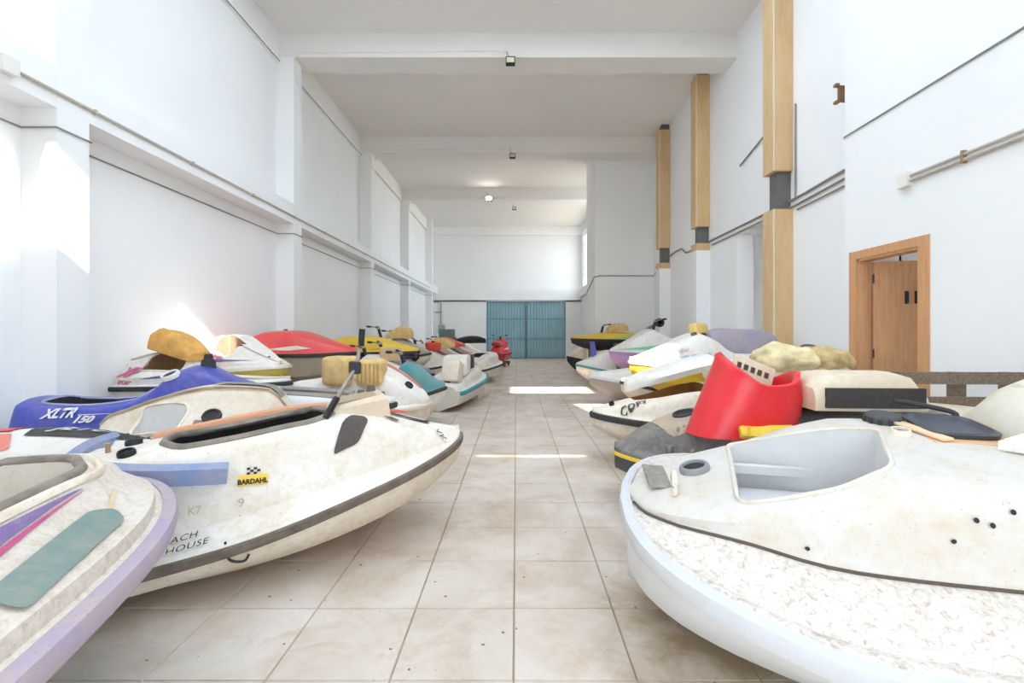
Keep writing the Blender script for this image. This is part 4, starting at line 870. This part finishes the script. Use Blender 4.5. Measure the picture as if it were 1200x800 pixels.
junk('cushion', 'yellow ochre cushion perched above the zebra jet ski', 'cushion', (2.50, 6.40, 1.14), 35, rbox(.30, .15, .26, .05, 3), paint('#E3C071', .2), -14)
b = std('white jet ski with teal trim in the row at the wall block', (1.42, 11.2), 182, 2.1, 1.0, P_WHITE, P_DUSTY, hb=True, k=.9, bump=P_TEAL, st=M_DARK)
b = std('yellow and teal jet ski stacked high in front of the wall block', (1.42, 12.2), 180, 1.9, .95, paint('#E3BE33', .12), M_DARK, z=.80, hb=True, slope=1, gz=[(0, .26), (1, .30)], bz=[(0, .12), (.4, .18), (1, .04)], bw=[(0, .85), (1, .7)], lz=[(0, .03), (1, .03)], bump=M_DARK)
decal(b, [(.3, .30), (1.0, .32), (.3, .40)], P_GREEN, 'stripe', 'L')
b = std('low grey-white jet ski with purple blade at the end of the right row', (1.62, 15.0), 205, 1.5, .8, P_DUSTY, M_DARK, hb=False, k=.8)
junk('blade', 'purple fin standing on the teal trimmed jet ski', 'fin', (1.85, 11.1, .56), 0, prism([(-.06, 0), (.06, 0), (.0, .5), (-.12, .5)], -.02, .02), plain('#5A56A8', .5), 80)
junk('seat_pad', 'tan seat on top of the yellow and teal jet ski', 'seat', (2.35, 12.2, 1.30), 0, pad(.5, .4, .2, [(0, .6), (.5, 1), (1, .9)]), M_FOAM)
# shells and parts at the right wall between the mauve seat and the bundle
b = std('pale jet ski deck with black hatch and loop handle against the right wall', (2.2, 5.58), 178, 1.4, .55, P_WHITE, P_DUSTY, hb=False, z=.42, slope=1, gz=[(0, .42), (1, .44)], bz=[(0, .14), (.5, .1), (1, .03)], bw=[(0, .8), (1, .7)], lz=[(0, .03), (1, .03)], cuts=[dict(poly=rpoly([(.3, -.12), (.7, -.12), (.7, .14), (.3, .14)], .04), z0=.45, rim=M_DARK)], well=M_BLACK)
on_deck(b, 'loop_handle', tube(catmull([(0, -.16, 0), (.02, -.14, .1), (.02, .14, .1), (0, .16, 0)], 5), .014, 8), M_GREY, .16, 0)
lettering(b, 'P', .5, .50, .12, P_MAG, 'L', 0, .2, .004, sx=-1)
# foam bundle
def lump(sx, sy, sz, seed):
    bm = bmesh.new(); bmesh.ops.create_icosphere(bm, subdivisions=4, radius=1)
    from mathutils import noise as N
    for v in bm.verts:
        n = N.fractal(v.co*1.6+Vector((seed, 0, 0)), .8, 2.2, 4); f = 1+.22*n; v.co = Vector((v.co.x*sx*f, v.co.y*sy*f, max(-.75, v.co.z)*sz*f))
    return from_bm(bm, 180)
fbm = plain('#E6D3A6', .95, 0, .28, 5, .6)
junk('foam_bundle', 'large lumpy yellowed foam bundle in front of the recessed wall', 'foam', (2.62, 4.66, 1.0), -8, lump(.30, .22, .16, 1.3), fbm)
junk('foam_bundle', 'smaller browned foam bundle between the large one and the door', 'foam', (3.06, 4.70, .98), 10, lump(.26, .2, .14, 4.1), plain('#CBB07E', .95, 0, .35, 7, .6))
# old pallet by the near wall
pl = tag(empty('pallet', (3.05, 3.35, 0), (0, 0, math.radians(-2))), 'weathered wooden pallet frame standing in front of the door', 'pallet')
for (x0, x1, y0, y1, z0, z1) in ((-.36, .5, -.03, 0, .90, .985), (-.36, .5, -.03, 0, .74, .81), (-.36, .5, -.03, 0, .4, .48)): link('board', boxes((x0, x1, y0, y1, z0, z1)), M_OLDWOOD, pl)
for x in (-.34, .06, .42): link('post', boxes((x, x+.07, 0, .08, 0, .98)), M_OLDWOOD, pl)

# crumbs of dirt swept about the aisle
bm = bmesh.new()
for k in range(230):
    x, y = random.uniform(-1.9, 1.6), 1.2+random.random()**1.6*9; r = random.uniform(.002, .008)
    if abs(x) > .6+.25*y and random.random() < .5: continue
    pts = [bm.verts.new((x+r*random.uniform(.6, 1.6)*math.cos(a), y+r*random.uniform(.6, 1.4)*math.sin(a), .0012)) for a in (0, 1.3, 2.6, 3.9, 5.2)]
    tp_ = bm.verts.new((x, y, .0012+r*.6))
    for i in range(5): bm.faces.new((pts[i], pts[(i+1) % 5], tp_))
cr = tag(link('dirt_crumbs', from_bm(bm), plain('#86705A', .95, 0, .3)), 'dark crumbs of dirt scattered over the floor tiles', 'dirt', kind='stuff')
